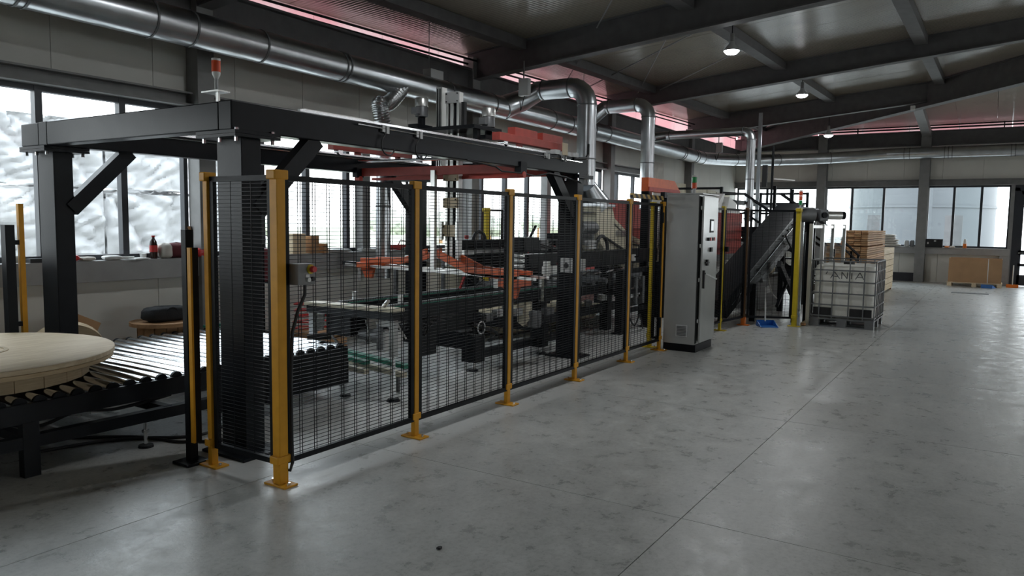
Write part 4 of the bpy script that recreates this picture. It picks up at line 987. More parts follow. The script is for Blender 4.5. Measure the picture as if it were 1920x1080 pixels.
# lower black support frame
t = thing('machine_support', 'heavy black low frame with levelling feet under the chain conveyor', 'frame', (7.5, 5.2, 0))
MB().box(6.90, 7.08, 4.90, 5.10, 0.10, 0.40).build('leg', 'black', t); MB().box(8.30, 8.46, 4.85, 5.03, 0.10, 0.42).build('leg', 'black', t)
MB().box(6.92, 7.06, 5.1, 6.4, 0.24, 0.44).build('cross_beam', 'black', t); MB().box(8.32, 8.45, 5.0, 6.4, 0.30, 0.46).build('cross_beam', 'black', t)
MB().box(7.05, 8.9, 4.93, 5.03, 0.13, 0.22).build('low_rail', 'black', t)
MB().box(5.9, 6.95, 4.98, 5.08, 0.50, 0.72).build('upper_rail', 'black', t)
MB().box(6.0, 6.25, 4.95, 5.1, 0.30, 0.75).build('gusset', 'black', t)
MB().bar((5.98, 6.3, 0.27), (5.78, 4.95, 0.23), 0.09, 0.04).build('belt_rail', 'green', t)
MB().bar((5.64, 5.75, 0.28), (5.57, 5.30, 0.26), 0.07, 0.04).build('belt_rail', 'green', t)
MB().bar((5.80, 5.95, 0.20), (5.62, 4.85, 0.18), 0.06, 0.05).build('pale_rail', 'cream', t)
MB().bar((5.50, 5.75, 0.22), (5.45, 5.2, 0.20), 0.06, 0.05).build('pale_rail', 'cream', t)
for a_, b_ in ((5.64, 4.95), (5.82, 5.9), (5.5, 5.6)): MB().box(a_-0.015, a_+0.015, b_-0.015, b_+0.015, 0.0, 0.20).build('rail_leg', 'motor', t)
for xq, yq in ((6.93, 4.97), (8.38, 4.9)):
    f = MB().cyl((xq, yq, 0), (xq, yq, 0.02), 0.075, 0.06, n=16).build('levelling_foot', 'black', t); MB().cyl((xq, yq, 0.02), (xq, yq, 0.14), 0.016, n=8).build('threaded_rod', 'steel', f)
MB().cyl((7.0, 5.2, 0.60), (7.0, 5.2, 0.82), 0.09, n=16).box(6.9, 7.1, 5.1, 5.3, 0.44, 0.60).build('lift_motor', 'motor', t, smooth=True)
MB().tube(spline([(6.9, 4.95, 0.55), (7.1, 4.9, 0.48), (7.3, 4.92, 0.42), (7.4, 4.95, 0.35), (7.3, 5.0, 0.30)]), 0.022, 8).build('cable_chain', 'rubber', t)
MB().tube(arc((6.98, 4.88, 0.50), 0.07, 0, 6.0, (1, 0, 0), (0, 0, 1), 16), 0.008, 6).build('hose_loop', 'light', t)
for k in range(5):
    MB().box(7.15+0.22*k, 7.29+0.22*k, 4.93, 5.01, 0.55+0.03*(k % 3), 0.63+0.03*(k % 3)).build('valve', 'light' if k % 2 else 'motor', t)

# ------------------------------------------------------------------ multi-blade saw line
t = thing('saw_machine', 'bulky black board saw with motors and cables beyond the gripper', 'machine', (10.5, 5.6, 0))
MB().box(8.75, 13.4, 5.35, 5.60, 1.02, 1.26).build('main_beam', 'black', t, bevel=0.01)
MB().box(8.75, 13.4, 6.25, 6.5, 1.02, 1.26).build('main_beam', 'black', t, bevel=0.01)
MB().box(8.8, 13.2, 5.2, 6.4, 0.62, 0.74).build('table', 'black', t)
for k in range(9): MB().cyl((9.0+0.45*k, 5.15, 0.80), (9.0+0.45*k, 6.4, 0.80), 0.05, n=14).build('feed_roller', 'motor', t, smooth=True)
for xq in (8.9, 11.0, 13.1):
    for yq in (5.25, 6.4): MB().box(xq-0.08, xq+0.08, yq-0.07, yq+0.07, 0.0, 1.02).build('leg', 'black', t)
MB().box(8.8, 13.2, 5.22, 5.30, 0.30, 0.42).build('low_rail', 'black', t)
for (xq, yq, wq, hq, mm_) in ((8.62, 5.45, 0.42, 0.20, 'black'), (9.25, 5.55, 0.22, 0.16, 'motor'), (9.75, 5.6, 0.40, 0.15, 'black'), (10.2, 5.8, 0.2, 0.24, 'black')):
    MB().box(xq, xq+wq, yq-0.1, yq+0.12, 1.30, 1.30+hq).build('motor_housing', mm_, t, bevel=0.012)
MB().bar((8.95, 5.45, 1.50), (9.10, 5.45, 1.66), 0.03, 0.02).build('lever', 'black', t)
for k in range(4):
    MB().cyl((8.55, 5.3, 1.05+0.07*k), (8.55, 5.5, 1.05+0.07*k), 0.028, n=12).build('pneumatic_cylinder', 'alu', t, smooth=True)
for k in range(7):
    z = 1.28; y = 5.42+0.03*k
    MB().tube(spline([(8.7+0.1*k, y, z), (8.9+0.1*k, y, z+0.12+0.02*(k % 3)), (9.5+0.15*k, y, z+0.05), (10.2+0.1*k, y, z-0.02)], 6), 0.010, 6).build('hose', 'redp' if k == 3 else 'rubber', t, smooth=True)
MB().box(10.55, 11.05, 5.5, 5.62, 1.36, 1.58).build('gearbox', 'motor', t, bevel=0.02)
MB().cyl((10.5, 5.5, 1.63), (11.0, 5.5, 1.63), 0.10, n=18).build('spindle_motor', 'motor', t, smooth=True)
for k in range(3): MB().box(10.5, 10.75, 5.32, 5.40, 1.30+0.05*k, 1.335+0.05*k).build('terminal', 'light', t)
MB().tube(arc((11.0, 5.35, 1.28), 0.22, 0, math.pi, (1, 0, 0), (0, 0, 1), 12), 0.03, 10).build('cable_chain', 'rubber', t, smooth=True)
MB().tube(arc((9.0, 6.35, 1.40), 0.16, 0, math.pi, (1, 0, 0), (0, 0, 1), 12), 0.025, 10).build('cable_chain', 'rubber', t, smooth=True)
MB().box(8.5, 9.6, 6.3, 6.42, 1.30, 1.44).build('blade_cover', 'black', t, bevel=0.01); MB().box(8.5, 9.7, 6.25, 6.4, 1.24, 1.30).build('guide_bar', 'alu', t)
MB().cyl((8.62, 6.3, 1.46), (8.62, 6.3, 1.51), 0.03, n=12).build('red_knob', 'redp', t)
MB().box(8.6, 9.4, 4.95, 5.05, 1.02, 1.13).build('clamp_bar', 'alu', t, bevel=0.004); MB().box(8.55, 8.62, 4.93, 5.0, 1.0, 1.2).build('clamp_bar', 'alu', t)
MB().cyl((8.95, 4.98, 1.14), (8.95, 4.98, 1.17), 0.035, n=12).build('red_knob', 'redp', t)
for k in range(8):
    MB().obox((8.9+0.42*k, 5.12+0.02*(k % 2), 0.50+0.06*(k % 3)), (0.20, 0.10, 0.09), rz=0.2*k).build('valve_block', ('motor', 'light', 'black')[k % 3], t, bevel=0.005)
    MB().cyl((8.9+0.42*k, 5.05, 0.95), (9.12+0.42*k, 5.05, 0.95+0.02*(k % 3)), 0.018, n=8).build('push_rod', 'steel', t, smooth=True)
MB().lathe([(0.085, 0), (0.09, 0.02), (0.09, 0.18), (0.08, 0.20), (0.02, 0.205)], (8.05, 4.82, 0.40), 18).build('pump_motor', 'motor', t, smooth=True)
MB().prism([(7.95, 5.02, 0.78), (7.95, 4.90, 0.78), (7.95, 4.84, 0.50), (7.95, 4.92, 0.40), (7.95, 5.02, 0.46)], (0.12, 0, 0)).build('chip_chute', 'cream', t)
MB().box(8.28, 8.34, 4.86, 4.90, 0.70, 0.98).build('finger', 'alu', t)
# chips and rejects on the floor under the saw
o = MB().blob((10.8, 6.6, 0), (3.4, 1.6, 0.34), seed=5, amp=0.18, nu=26, nv=8).build('sawdust_heap', 'dirt', loc=(10.8, 6.6, 0), smooth=True, kind='stuff'); tag(o, 'pale heap of sawdust on the floor under the saw', 'sawdust')
t = thing('panel_isolator', 'grey isolator switch box on the far gantry leg', 'switch box', (8.42, 4.40, 1.15))
MB().box(8.40, 8.52, 4.36, 4.43, 1.10, 1.25).build('housing', 'light', t, bevel=0.004); MB().box(8.33, 8.385, 4.45, 4.62, 1.08, 1.26).build('side_housing', 'light', t, bevel=0.004)
MB().cyl((8.33, 4.53, 1.17), (8.31, 4.53, 1.17), 0.03, n=14).bar((8.312, 4.53, 1.13), (8.312, 4.53, 1.21), 0.012, 0.012).build('rotary_handle', 'rubber', t)
# outfeed stand with vertical rollers
t = thing('outfeed_stand', 'black outfeed stand with tall side plates near the gate', 'stand', (11, 4.7, 0))
for (xa, yq) in ((10.7, 4.86), (11.75, 4.86)):
    MB().box(xa-0.07, xa+0.07, yq-0.06, yq+0.06, 0.0, 1.0).build('side_plate', 'black', t, bevel=0.006)
    MB().box(xa-0.13, xa+0.13, yq-0.09, yq+0.09, 0, 0.02).build('foot_plate', 'black', t)
for z in (0.30, 0.60, 0.93): MB().box(10.7, 11.75, 4.83, 4.89, z, z+0.07).build('rail', 'black', t)
for k in range(3): MB().cyl((10.95+0.28*k, 4.84, 0.42), (10.95+0.28*k, 4.84, 0.86), 0.035, n=12).build('roller', 'motor', t, smooth=True)
MB().box(11.72, 11.78, 4.78, 4.82, 0.86, 0.90).build('stop', 'white', t)
MB().tube(spline([(10.75, 4.75, 0.30), (10.9, 4.7, 0.12), (11.05, 4.68, 0.28), (11.2, 4.7, 0.10), (11.35, 4.75, 0.02)]), 0.012, 6).build('cable', 'rubber', t)

# ------------------------------------------------------------------ extraction hood, bins
t = thing('extraction_hood', 'cream sheet-metal chute curving down from the branch duct', 'chute', (12, 6.1, 0.4))
prof = [(11.55, 2.02), (12.15, 2.02), (12.25, 1.80), (12.9, 1.52), (13.9, 1.30), (15.2, 1.10), (15.2, 0.72), (13.2, 0.78), (12.2, 1.02), (11.75, 1.35), (11.55, 1.6)]
MB().prism([(a, 5.72, b) for a, b in prof], (0, 0.42, 0)).build('body', 'cream', t)
MB().box(11.5, 12.2, 5.68, 6.18, 1.99, 2.04).build('flange', 'zinc', t)
for a in range(2, 6): MB().bar((prof[a][0], 5.71, prof[a][1]-0.10), (prof[a+1][0] if a < 5 else 15.2, 5.71, (prof[a+1][1] if a < 5 else 1.1)-0.10), 0.012, 0.02).build('seam', 'zinc', t)
MB().bar((11.9, 5.70, 1.45), (13.6, 5.70, 0.95), 0.03, 0.03).build('black_edge', 'rubber', t)
MB().box(12.3, 12.9, 5.705, 5.72, 1.48, 1.58).build('perforated_strip', 'alu', t)
t = thing('red_bin', 'tall dusty red container behind the mesh gate', 'container', (15, 6.7, 0))
MB().box(13.9, 16.3, 6.6, 7.5, 0.75, 1.93).build('body', 'redbin', t, bevel=0.01)
MB().box(13.88, 16.32, 6.57, 6.60, 1.60, 1.64).box(13.88, 16.32, 6.57, 6.60, 1.20, 1.24).build('band', 'red', t)
for xq in (14.0, 16.2):
    for yq in (6.65, 7.45): MB().box(xq-0.05, xq+0.05, yq-0.05, yq+0.05, 0, 0.76).build('leg', 'black', t)
MB().prism([(13.9, 6.6, 1.93), (16.3, 6.6, 1.93), (15.6, 6.6, 2.2), (14.5, 6.6, 2.2)], (0, 0.9, 0)).build('sloping_top', 'redbin', t)
t = thing('support_trestle', 'pale A-shaped trestle legs before the red container', 'trestle', (14.6, 6.0, 0))
MB().bar((14.55, 6.0, 2.05), (14.05, 6.0, 0.0), 0.16, 0.10, up=(0, 1, 0)).build('leg', 'light', t)
MB().bar((14.70, 6.0, 2.05), (15.75, 6.0, 0.0), 0.24, 0.10, up=(0, 1, 0)).build('leg', 'light', t)
MB().box(14.35, 14.95, 5.92, 6.08, 1.98, 2.08).build('cap', 'zinc', t); MB().bar((14.2, 6.0, 0.7), (15.4, 6.0, 0.7), 0.06, 0.06).build('cross_tie', 'light', t)
t = thing('orange_hopper', 'bright orange hopper raised above the grey cabinet', 'hopper', (14, 5.6, 2.3))
MB().prism([(12.93, 5.38, 2.30), (14.62, 5.38, 2.30), (14.55, 5.38, 2.37), (14.25, 5.38, 2.55), (12.93, 5.38, 2.55)], (0, 0.14, 0)).build('body', 'orange', t, bevel=0.006)
MB().prism([(12.92, 5.375, 2.30), (14.55, 5.375, 2.30), (14.42, 5.375, 2.38), (12.92, 5.375, 2.38)], (0, -0.02, 0)).build('lower_lip', 'red', t)
for xq in (13.0, 14.3):
    for yq in (5.42, 5.49): MB().box(xq-0.04, xq+0.04, yq-0.04, yq+0.04, 0.0, 2.30).build('leg', 'black', t)
tag(MB().box(12.9, 22.5, 5.05, 5.13, 2.18, 2.28).box(13.0, 13.08, 5.05, 5.13, 0, 2.18).box(22.3, 22.38, 5.05, 5.13, 0, 2.18).build('platform_edge_beam', 'black', loc=(12.9, 5.05, 0)), 'long dark beam running behind the cabinet top towards the back windows', 'beam')
for (a, b, lab) in ((18.87, 20.2, 'pale board leaning upright on the wall above the orange hopper'),):
    tag(MB().bar((0.5*(a+b), 7.90, 1.25), (0.5*(a+b), 7.98, 3.4), b-a, 0.03, up=(0, 1, 0)).build('leaning_board', 'sack', loc=(a, 7.9, 1.25)), lab, 'board')
for k, (a, b) in enumerate(((20.7, 22.0), (22.32, 23.9), (24.0, 24.9), (25.0, 26.4))):
    MB()
    tag(MB().bar((0.5*(a+b), 7.88, 1.25), (0.5*(a+b), 7.97, 2.92-0.04*k), b-a, 0.03, up=(0, 1, 0)).build('leaning_board', 'cream', loc=(a, 7.9, 1.25)), ('wide cream board leaning on the wall, nearest the orange hopper', 'cream board leaning on the wall behind the green and red beacon', 'narrow cream board leaning on the wall by a black strap', 'cream board leaning in the hall corner')[k], 'board', 'cream boards leaning on the wall')

# ------------------------------------------------------------------ control cabinet
t = thing('control_cabinet', 'tall grey control cabinet with its door ajar at the fence end', 'cabinet', (10, 3.5, 0))
CX0, CX1, CY0, CY1 = 9.70, 10.38, 3.30, 3.76
MB().box(CX0+0.005, CX1-0.005, CY0+0.005, CY1-0.005, 0, 0.10).build('plinth', 'black', t)
MB().box(CX0, CX1, CY0+0.02, CY1, 0.10, 2.10).build('body', 'cab', t, bevel=0.006)
MB().box(CX0-0.005, CX1+0.01, CY0-0.03, CY1+0.005, 2.10, 2.12).build('roof_plate', 'cab', t, bevel=0.004)
MB().box(CX0+0.005, CX0+0.06, CY0+0.012, CY0+0.02, 0.12, 2.08).build('door_gap_strip', 'rubber', t)  # black strip stands in for the shaded gap beside the ajar door
dc = Vector((CX0+0.02, CY0-0.012, 0))
ang = math.radians(-1.2)
def door_pt(u, v, z): # u along the door from hinge (far end)
    hx, hy = CX1, CY0
    return Vector((hx - u*math.cos(ang) - v*math.sin(ang), hy + u*math.sin(ang) - v*math.cos(ang), z))
def door_box(u0, u1, v0, v1, z0, z1):
    p = [door_pt(u0, v0, z0), door_pt(u1, v0, z0), door_pt(u1, v1, z0), door_pt(u0, v1, z0), door_pt(u0, v0, z1), door_pt(u1, v0, z1), door_pt(u1, v1, z1), door_pt(u0, v1, z1)]
    return MB().add(p, [(0, 1, 2, 3), (7, 6, 5, 4), (4, 5, 1, 0), (5, 6, 2, 1), (6, 7, 3, 2), (7, 4, 0, 3)])
d = door_box(0.0, 0.64, 0.0, 0.025, 0.13, 2.08).build('door', 'cab', t, bevel=0.004)
door_box(0.20, 0.36, 0.025, 0.032, 1.60, 1.78).build('display_bezel', 'rubber', d); door_box(0.22, 0.33, 0.032, 0.034, 1.625, 1.755).build('display', 'screen', d)
for k in range(4):
    door_box(0.16+0.085*k, 0.205+0.085*k, 0.025, 0.05, 1.49, 1.535).build('indicator', ('redp', 'rubber', 'redp', 'rubber')[k], d)
door_box(0.27, 0.34, 0.025, 0.05, 1.34, 1.40).build('key_switch', 'rubber', d)
door_box(0.44, 0.50, 0.025, 0.055, 1.16, 1.24).box(*[0]*6).build('selector_switch', 'rubber', d); door_box(0.40, 0.54, 0.03, 0.05, 1.19, 1.21).build('selector_lever', 'rubber', d)
door_box(0.575, 0.605, 0.025, 0.05, 0.86, 1.10).build('lock_bar', 'rubber', d)
MB().bar(door_pt(0.59, 0.05, 1.06), door_pt(0.38, 0.14, 0.98), 0.03, 0.022).build('swing_handle', 'steel', d)
v = MB().box(CX0-0.008, CX0, 3.42, 3.58, 0.20, 0.36).build('vent_plate', 'light', t)
for k in range(7): MB().box(CX0-0.014, CX0-0.006, 3.435, 3.565, 0.215+0.02*k, 0.225+0.02*k).build('louvre', 'motor', v)
for z in (0.4, 0.95, 1.4, 1.9): MB().cyl((CX0+0.03, CY0-0.0, z), (CX0+0.03, CY0-0.0, z+0.05), 0.012, n=8).build('hinge_pin', 'steel', t)
def beacon(x, y, z, segs, lab, r=0.035):
    t = thing('signal_tower', lab, 'beacon', (x, y, z))
    MB().cyl((x, y, z), (x, y, z+0.07), r*0.6, n=12).build('stem', 'light', t, smooth=True)
    zz = z+0.07
    for m_, nm in segs:
        MB().cyl((x, y, zz), (x, y, zz+0.075), r, n=16).build(nm, m_, t, smooth=True); zz += 0.078
    MB().cyl((x, y, zz), (x, y, zz+0.02), r*0.95, n=14).build('cap', 'white', t, smooth=True)
beacon(9.95, 3.48, 2.12, (('lens_red', 'red_lens'), ('greenp', 'green_lens')), 'beacon with green over red standing on the grey cabinet')
beacon(13.65, 2.88, 2.0, (('greenp', 'green_lens'), ('lens_red', 'red_lens'), ('lens_red', 'red_lens')), 'beacon with red over green above the lemon-yellow post', 0.03)

# ------------------------------------------------------------------ far fence section
fence_post(12.02, 3.70, 'thin yellow fence post just past the grey cabinet', 0.05, 0.04, col='yellow2', group='far fence posts')
bp = fence_post(12.95, 3.58, 'shade-brown corner post with an orange foot behind the blue dustpan', 0.06, 0.05, col='yellow', group='far fence posts')
for o in bp.children:
    if o.name.startswith(('shaft', 'clamp')): o.data.materials[0] = M['brown']
    elif o.name.startswith('foot_plate'): o.data.materials[0] = M['orangep']
MB().box(12.91, 12.99, 3.545, 3.615, 0.014, 0.15).build('foot_sleeve', 'orangep', bp)
fence_post(13.34, 2.83, 'wide lemon-yellow post between the dustpan and the white tank', 0.10, 0.07, col='yellow2', group='far fence posts')
fence_panel((10.45, 3.72), (11.99, 3.70), 'dark mesh panel directly behind the grey cabinet', vpair=0, vpitch=0.11, group='far mesh panels')
fence_panel((12.06, 3.69), (12.91, 3.59), 'dark mesh panel with a black latch past the cabinet', vpair=0, vpitch=0.1, group='far mesh panels')
fence_panel((12.97, 3.54), (13.32, 2.88), 'dark mesh panel behind the blue dustpan', vpair=0, vpitch=0.1, group='far mesh panels')
t = tag(MB().box(12.03, 12.10, 3.62, 3.67, 1.28, 1.36).build('fence_latch', 'black', loc=(12.03, 3.62, 1.28)), 'black latch on the mesh panel past the cabinet', 'latch')
fence_post(13.9, 4.6, 'lemon-yellow post inside the fence behind the shade-brown corner post', 0.10, 0.08, col='yellow2', group='posts beyond the machines')

# ------------------------------------------------------------------ incline chip conveyor
t = thing('incline_conveyor', 'black inclined chip conveyor rising behind the shade-brown corner post', 'conveyor', (14.5, 3.9, 0))
A = Vector((12.35, 3.95, 0.30)); B = Vector((16.4, 3.62, 2.0)); dd = (B-A).normalized()
upn = Vector((-dd.z, 0, dd.x)).normalized()
MB().bar(A, B, 0.50, 0.30).build('trough', 'black', t)
MB().bar(A+upn*0.17, B+upn*0.17, 0.54, 0.03).build('cover', 'gantry', t)
MB().bar(A-upn*0.20+Vector((0, -.22, 0))+dd*1.0, B-upn*0.20+Vector((0, -.22, 0))-dd*0.3, 0.04, 0.06).build('side_flange', 'gantry', t)
MB().bar(A+Vector((0, -.265, 0))+dd*0.2, B+Vector((0, -.265, 0))-dd*0.4, 0.012, 0.012).build('edge_strip', 'steel', t)
MB().bar(A-upn*0.32+dd*1.9, B-upn*0.32-dd*0.4, 0.40, 0.18).build('return_tray', 'motor', t)
MB().box(16.2, 17.6, 3.33, 3.87, 1.83, 2.10).build('discharge_head', 'black', t, bevel=0.01)
for k in range(9):
    MB().cyl(B-dd*(0.3+0.14*k)+Vector((0, -.25, 0.06-0.05*(k % 2))), B-dd*(0.3+0.14*k)+Vector((0, -.275, 0.06-0.05*(k % 2))), 0.018, n=8).build('bolt', 'steel', t)
MB().cyl(B-dd*0.55+Vector((0, -.25, -0.06)), B-dd*0.55+Vector((0, -.285, -0.06)), 0.05, n=14).build('bearing', 'steel', t)
for xq in (13.6, 15.6, 17.3): MB().box(xq-0.05, xq+0.05, 3.55, 3.65, 0, 0.30+0.42*(xq-12.35)-0.15 if xq < 16 else 1.85).build('leg', 'black', t)
MB().bar((14.55, 3.4, 1.0), (16.2, 3.4, 0.1), 0.08, 0.12).build('brace', 'black', t)
MB().bar((16.0, 3.4, 1.05), (14.5, 3.4, 0.2), 0.05, 0.05).build('brace', 'black', t)
MB().bar((15.0, 3.4, 1.5), (16.9, 3.4, 0.6), 0.03, 0.03).build('handrail', 'black', t)
t = thing('drive_motor', 'grey drive motor with gearbox sticking out past the lemon-yellow post', 'motor', (14.2, 2.75, 1.9))
MB().cyl((13.75, 2.95, 1.90), (13.95, 2.73, 1.91), 0.125, n=20).build('rotor_housing', 'motor', t, smooth=True)
MB().obox((14.05, 2.62, 1.90), (0.16, 0.22, 0.20), rz=-0.8).build('gearbox', 'motor', t, bevel=0.01)
MB().cyl((13.97, 2.55, 1.90), (13.94, 2.52, 1.90), 0.05, n=16).build('shaft_flange', 'black', t, smooth=True)
MB().cyl((14.12, 2.53, 1.90), (14.28, 2.33, 1.90), 0.075, n=18).build('end_bell', 'alu', t, smooth=True); MB().cyl((14.28, 2.33, 1.90), (14.32, 2.28, 1.90), 0.07, n=18).build('fan_cap', 'black', t, smooth=True)
MB().box(13.98, 14.06, 2.72, 2.80, 0.0, 1.82).build('stand_leg', 'black', t)
MB().bar((14.02, 2.76, 1.80), (13.8, 2.95, 1.80), 0.10, 0.05).build('mount', 'black', t)

t = thing('chip_container', 'dark grey chip container under the inclined conveyor', 'container', (16.3, 4.25, 0))
MB().prism([(15.5, 4.0, 0.0), (17.2, 4.0, 0.0), (17.4, 4.0, 0.62), (15.4, 4.0, 0.62)], (0, 0.5, 0)).build('body', 'motor', t, bevel=0.01)
MB().box(15.35, 17.45, 3.97, 4.53, 0.62, 0.67).build('rim', 'black', t); MB().box(16.1, 16.4, 3.985, 4.0, 0.30, 0.45).build('plate', 'light', t)
tag(MB().blob((16.4, 4.25, 0.64), (1.7, 0.45, 0.18), seed=9, amp=0.15).build('wood_chips', 'dirt', loc=(16.4, 4.25, 0.64), smooth=True, kind='stuff'), 'heap of wood chips in the dark grey container', 'wood chips')
tag(MB().tube(spline([(14.6, 3.62, 0.92), (14.66, 3.60, 0.65), (14.85, 3.58, 0.42), (15.1, 3.55, 0.30)]), 0.014, 6).build('white_hose', 'white', loc=(14.6, 3.62, 0.3), smooth=True), 'thin white hose hanging under the inclined conveyor', 'hose')
# aluminium framed guard booth
t = thing('guard_booth', 'aluminium framed guard booth with clear panels behind the white tank', 'booth', (15, 3, 0))
GB = [(14.05, 2.95), (14.35, 2.62), (15.2, 2.62), (16.0, 2.62)]
for (a, b) in ((13.75, 2.70), (14.10, 2.58), (15.05, 2.58), (16.3, 2.58)):
    MB().box(a-0.03, a+0.03, b-0.03, b+0.03, 0.0, 1.75).build('post', 'alu', t)
for z in (0.08, 1.70): MB().bar((13.75, 2.70, z), (14.10, 2.58, z), 0.04, 0.05).bar((14.10, 2.58, z), (16.3, 2.58, z), 0.04, 0.05).build('rail', 'alu', t)
for (a, b) in ((14.13, 15.02), (15.08, 16.27)): MB().box(a, b, 2.575, 2.583, 0.11, 1.67).build('pane', 'glass', t)
MB().box(15.08, 15.12, 2.53, 2.56, 1.15, 1.29).build('door_handle', 'black', t)
for k in range(4): MB().box(13.85+0.09*k, 13.90+0.09*k, 2.95-0.08*k, 3.0-0.08*k, 0.0, 1.78).build('machine_post', ('black', 'steel', 'black', 'gantry')[k], t)
for k in range(5): MB().cyl((14.2+0.2*k, 2.9, 0.3), (14.2+0.2*k, 2.9, 1.6), 0.03, n=8).build('hydraulic_line', 'black' if k % 2 else 'motor', t)

# ------------------------------------------------------------------ platform with railings and stairs
t = thing('service_platform', 'dark steel service platform with railings before the back windows', 'platform', (19, 5, 0))
MB().box(16.6, 20.0, 4.0, 6.6, 1.45, 1.53).build('deck', 'black', t)
for (a, b) in ((16.7, 4.1), (19.9, 4.1), (16.7, 6.5), (19.9, 6.5)): MB().box(a-0.05, a+0.05, b-0.05, b+0.05, 0, 1.45).build('leg', 'black', t)
for (a, b) in ((16.65, 4.05), (16.65, 5.2), (16.65, 6.55), (18.3, 4.05), (19.95, 4.05), (19.95, 5.2), (19.95, 6.55)): MB().box(a-0.03, a+0.03, b-0.03, b+0.03, 1.53, 2.55).build('railing_post', 'black', t)
for z in (2.02, 2.27, 2.52):
    MB().bar((16.65, 5.2, z), (16.65, 6.55, z), 0.04, 0.05).bar((19.95, 4.05, z), (19.95, 6.55, z), 0.04, 0.05).build('railing_bar', 'black', t)
MB().box(16.62, 16.68, 4.0, 6.6, 1.53, 1.68).build('toe_board', 'black', t)
for y in (4.1, 4.9):
    MB().bar((17.4, y, 2.42), (19.2, y-1.4, 1.2), 0.05, 0.05).bar((17.4, y, 2.0), (19.2, y-1.4, 0.8), 0.04, 0.04).build('stair_rail', 'black', t)
    MB().bar((17.4, y, 1.45), (19.2, y-1.4, 0.1), 0.05, 0.2).build('stringer', 'black', t)
MB().bar((16.65, 5.2, 2.42), (17.4, 4.9, 2.42), 0.05, 0.05).build('railing_bar', 'black', t)
for k in range(7):
    q = (k+0.5)/7; MB().obox((17.4+1.8*q, 4.5-1.4*q, 1.45-1.35*q), (0.75, 0.22, 0.03), rz=0.92).build('tread', 'black', t)
t = thing('stair_handrail', 'dark stair handrail sloping down before the stacked boards', 'handrail', (17, 2.75, 0))
MB().bar((16.6, 2.86, 1.62), (17.3, 2.42, 1.10), 0.035, 0.035).bar((16.6, 2.86, 1.48), (17.3, 2.42, 0.96), 0.03, 0.03).build('rail', 'black', t)
for (a, b, z) in ((17.28, 2.44, 1.10), (17.1, 2.55, 1.2), (16.6, 2.86, 1.6)): MB().box(a-0.02, a+0.02, b-0.02, b+0.02, 0, z).build('post', 'black', t)
t = thing('white_hopper', 'white hopper frame above the red machine past the cabinet', 'hopper', (14.5, 4.75, 1.9))
MB().box(14.5, 16.1, 4.62, 4.98, 1.953, 2.04).build('tray', 'white', t); MB().prism([(14.55, 4.64, 2.03), (14.85, 4.64, 2.03), (15.1, 4.64, 2.33), (15.0, 4.64, 2.33)], (0, 0.3, 0)).build('bracket', 'white', t)
MB().prism([(15.3, 4.64, 2.03), (15.9, 4.64, 2.03), (15.9, 4.64, 2.16), (15.4, 4.64, 2.28)], (0, 0.3, 0)).build('bracket', 'white', t)
t = thing('red_machine', 'red louvred machine cabinet behind the mesh past the cabinet', 'machine', (15.3, 4.8, 0))
MB().box(14.4, 16.3, 4.62, 5.0, 1.12, 1.95).build('body', 'redbin', t, bevel=0.008); MB().box(14.4, 16.3, 4.64, 5.0, 0, 1.0).build('base', 'white', t); MB().box(14.38, 16.32, 4.60, 5.0, 1.0, 1.12).build('dark_band', 'motor', t)
for k in range(4): MB().box(14.4, 16.3, 4.605, 4.62, 1.25+0.17*k, 1.27+0.17*k).build('louvre', 'red', t)
# ------------------------------------------------------------------ white tank in a cage
t = thing('caged_tank', 'milky white liquid tank in a steel cage with handwritten letters', 'tank', (14.2, 2.15, 0))
IX0, IX1, IY0, IY1 = 13.66, 14.80, 1.64, 2.64
tk = MB(); 
vs = []; lv = [(0.17, -0.03), (0.19, 0.0), (0.98, 0.0), (1.04, -0.02), (1.06, -0.06)]
def rr(inset, z, n=5, r=0.09):
    out = []
    a0, a1, b0, b1 = IX0+0.03-inset, IX1-0.03+inset, IY0+0.03-inset, IY1-0.03+inset
    for (cx, cy, s) in ((a1-r, b1-r, 0), (a0+r, b1-r, 1), (a0+r, b0+r, 2), (a1-r, b0+r, 3)):
        for i in range(n+1):
            q = math.pi/2*(s+i/n); out.append((cx+r*math.cos(q), cy+r*math.sin(q), z))
    return out
rings = [rr(i, z) for z, i in lv]; nr = len(rings[0]); vs = [p for q in rings for p in q]
fs = [(i*nr+k, i*nr+(k+1) % nr, (i+1)*nr+(k+1) % nr, (i+1)*nr+k) for i in range(len(rings)-1) for k in range(nr)] + [tuple(range(nr-1, -1, -1)), tuple(range((len(rings)-1)*nr, len(rings)*nr))]
MB().add(vs, fs).build('tank_body', 'ibc', t, smooth=True)
MB().cyl((14.2, 2.14, 1.05), (14.2, 2.14, 1.10), 0.09, n=18).build('lid', 'rubber', t, smooth=True)
for ya, yb in ((IY0+0.04, IY0+0.38), (IY1-0.34, IY1-0.04)):
    MB().box(IX0+0.012, IX0+0.035, ya, yb, 0.17, 0.33).build('corner_guard', 'rubber', t)
for z in (0.19, 0.38, 0.58, 0.78, 0.97, 1.13):
    MB().bar((IX0, IY0, z), (IX0, IY1, z), 0.018, 0.022).bar((IX1, IY0, z), (IX1, IY1, z), 0.018, 0.022).bar((IX0, IY0, z), (IX1, IY0, z), 0.018, 0.022).bar((IX0, IY1, z), (IX1, IY1, z), 0.018, 0.022).build('cage_hoop', 'motor', t)
for y in (IY0, 1.81, 2.04, 2.295, 2.50, IY1):
    for x in (IX0, IX1): MB().bar((x-0.008 if x == IX0 else x+0.008, y, 0.15), (x-0.008 if x == IX0 else x+0.008, y, 1.13), 0.018, 0.018).build('cage_upright', 'motor', t)
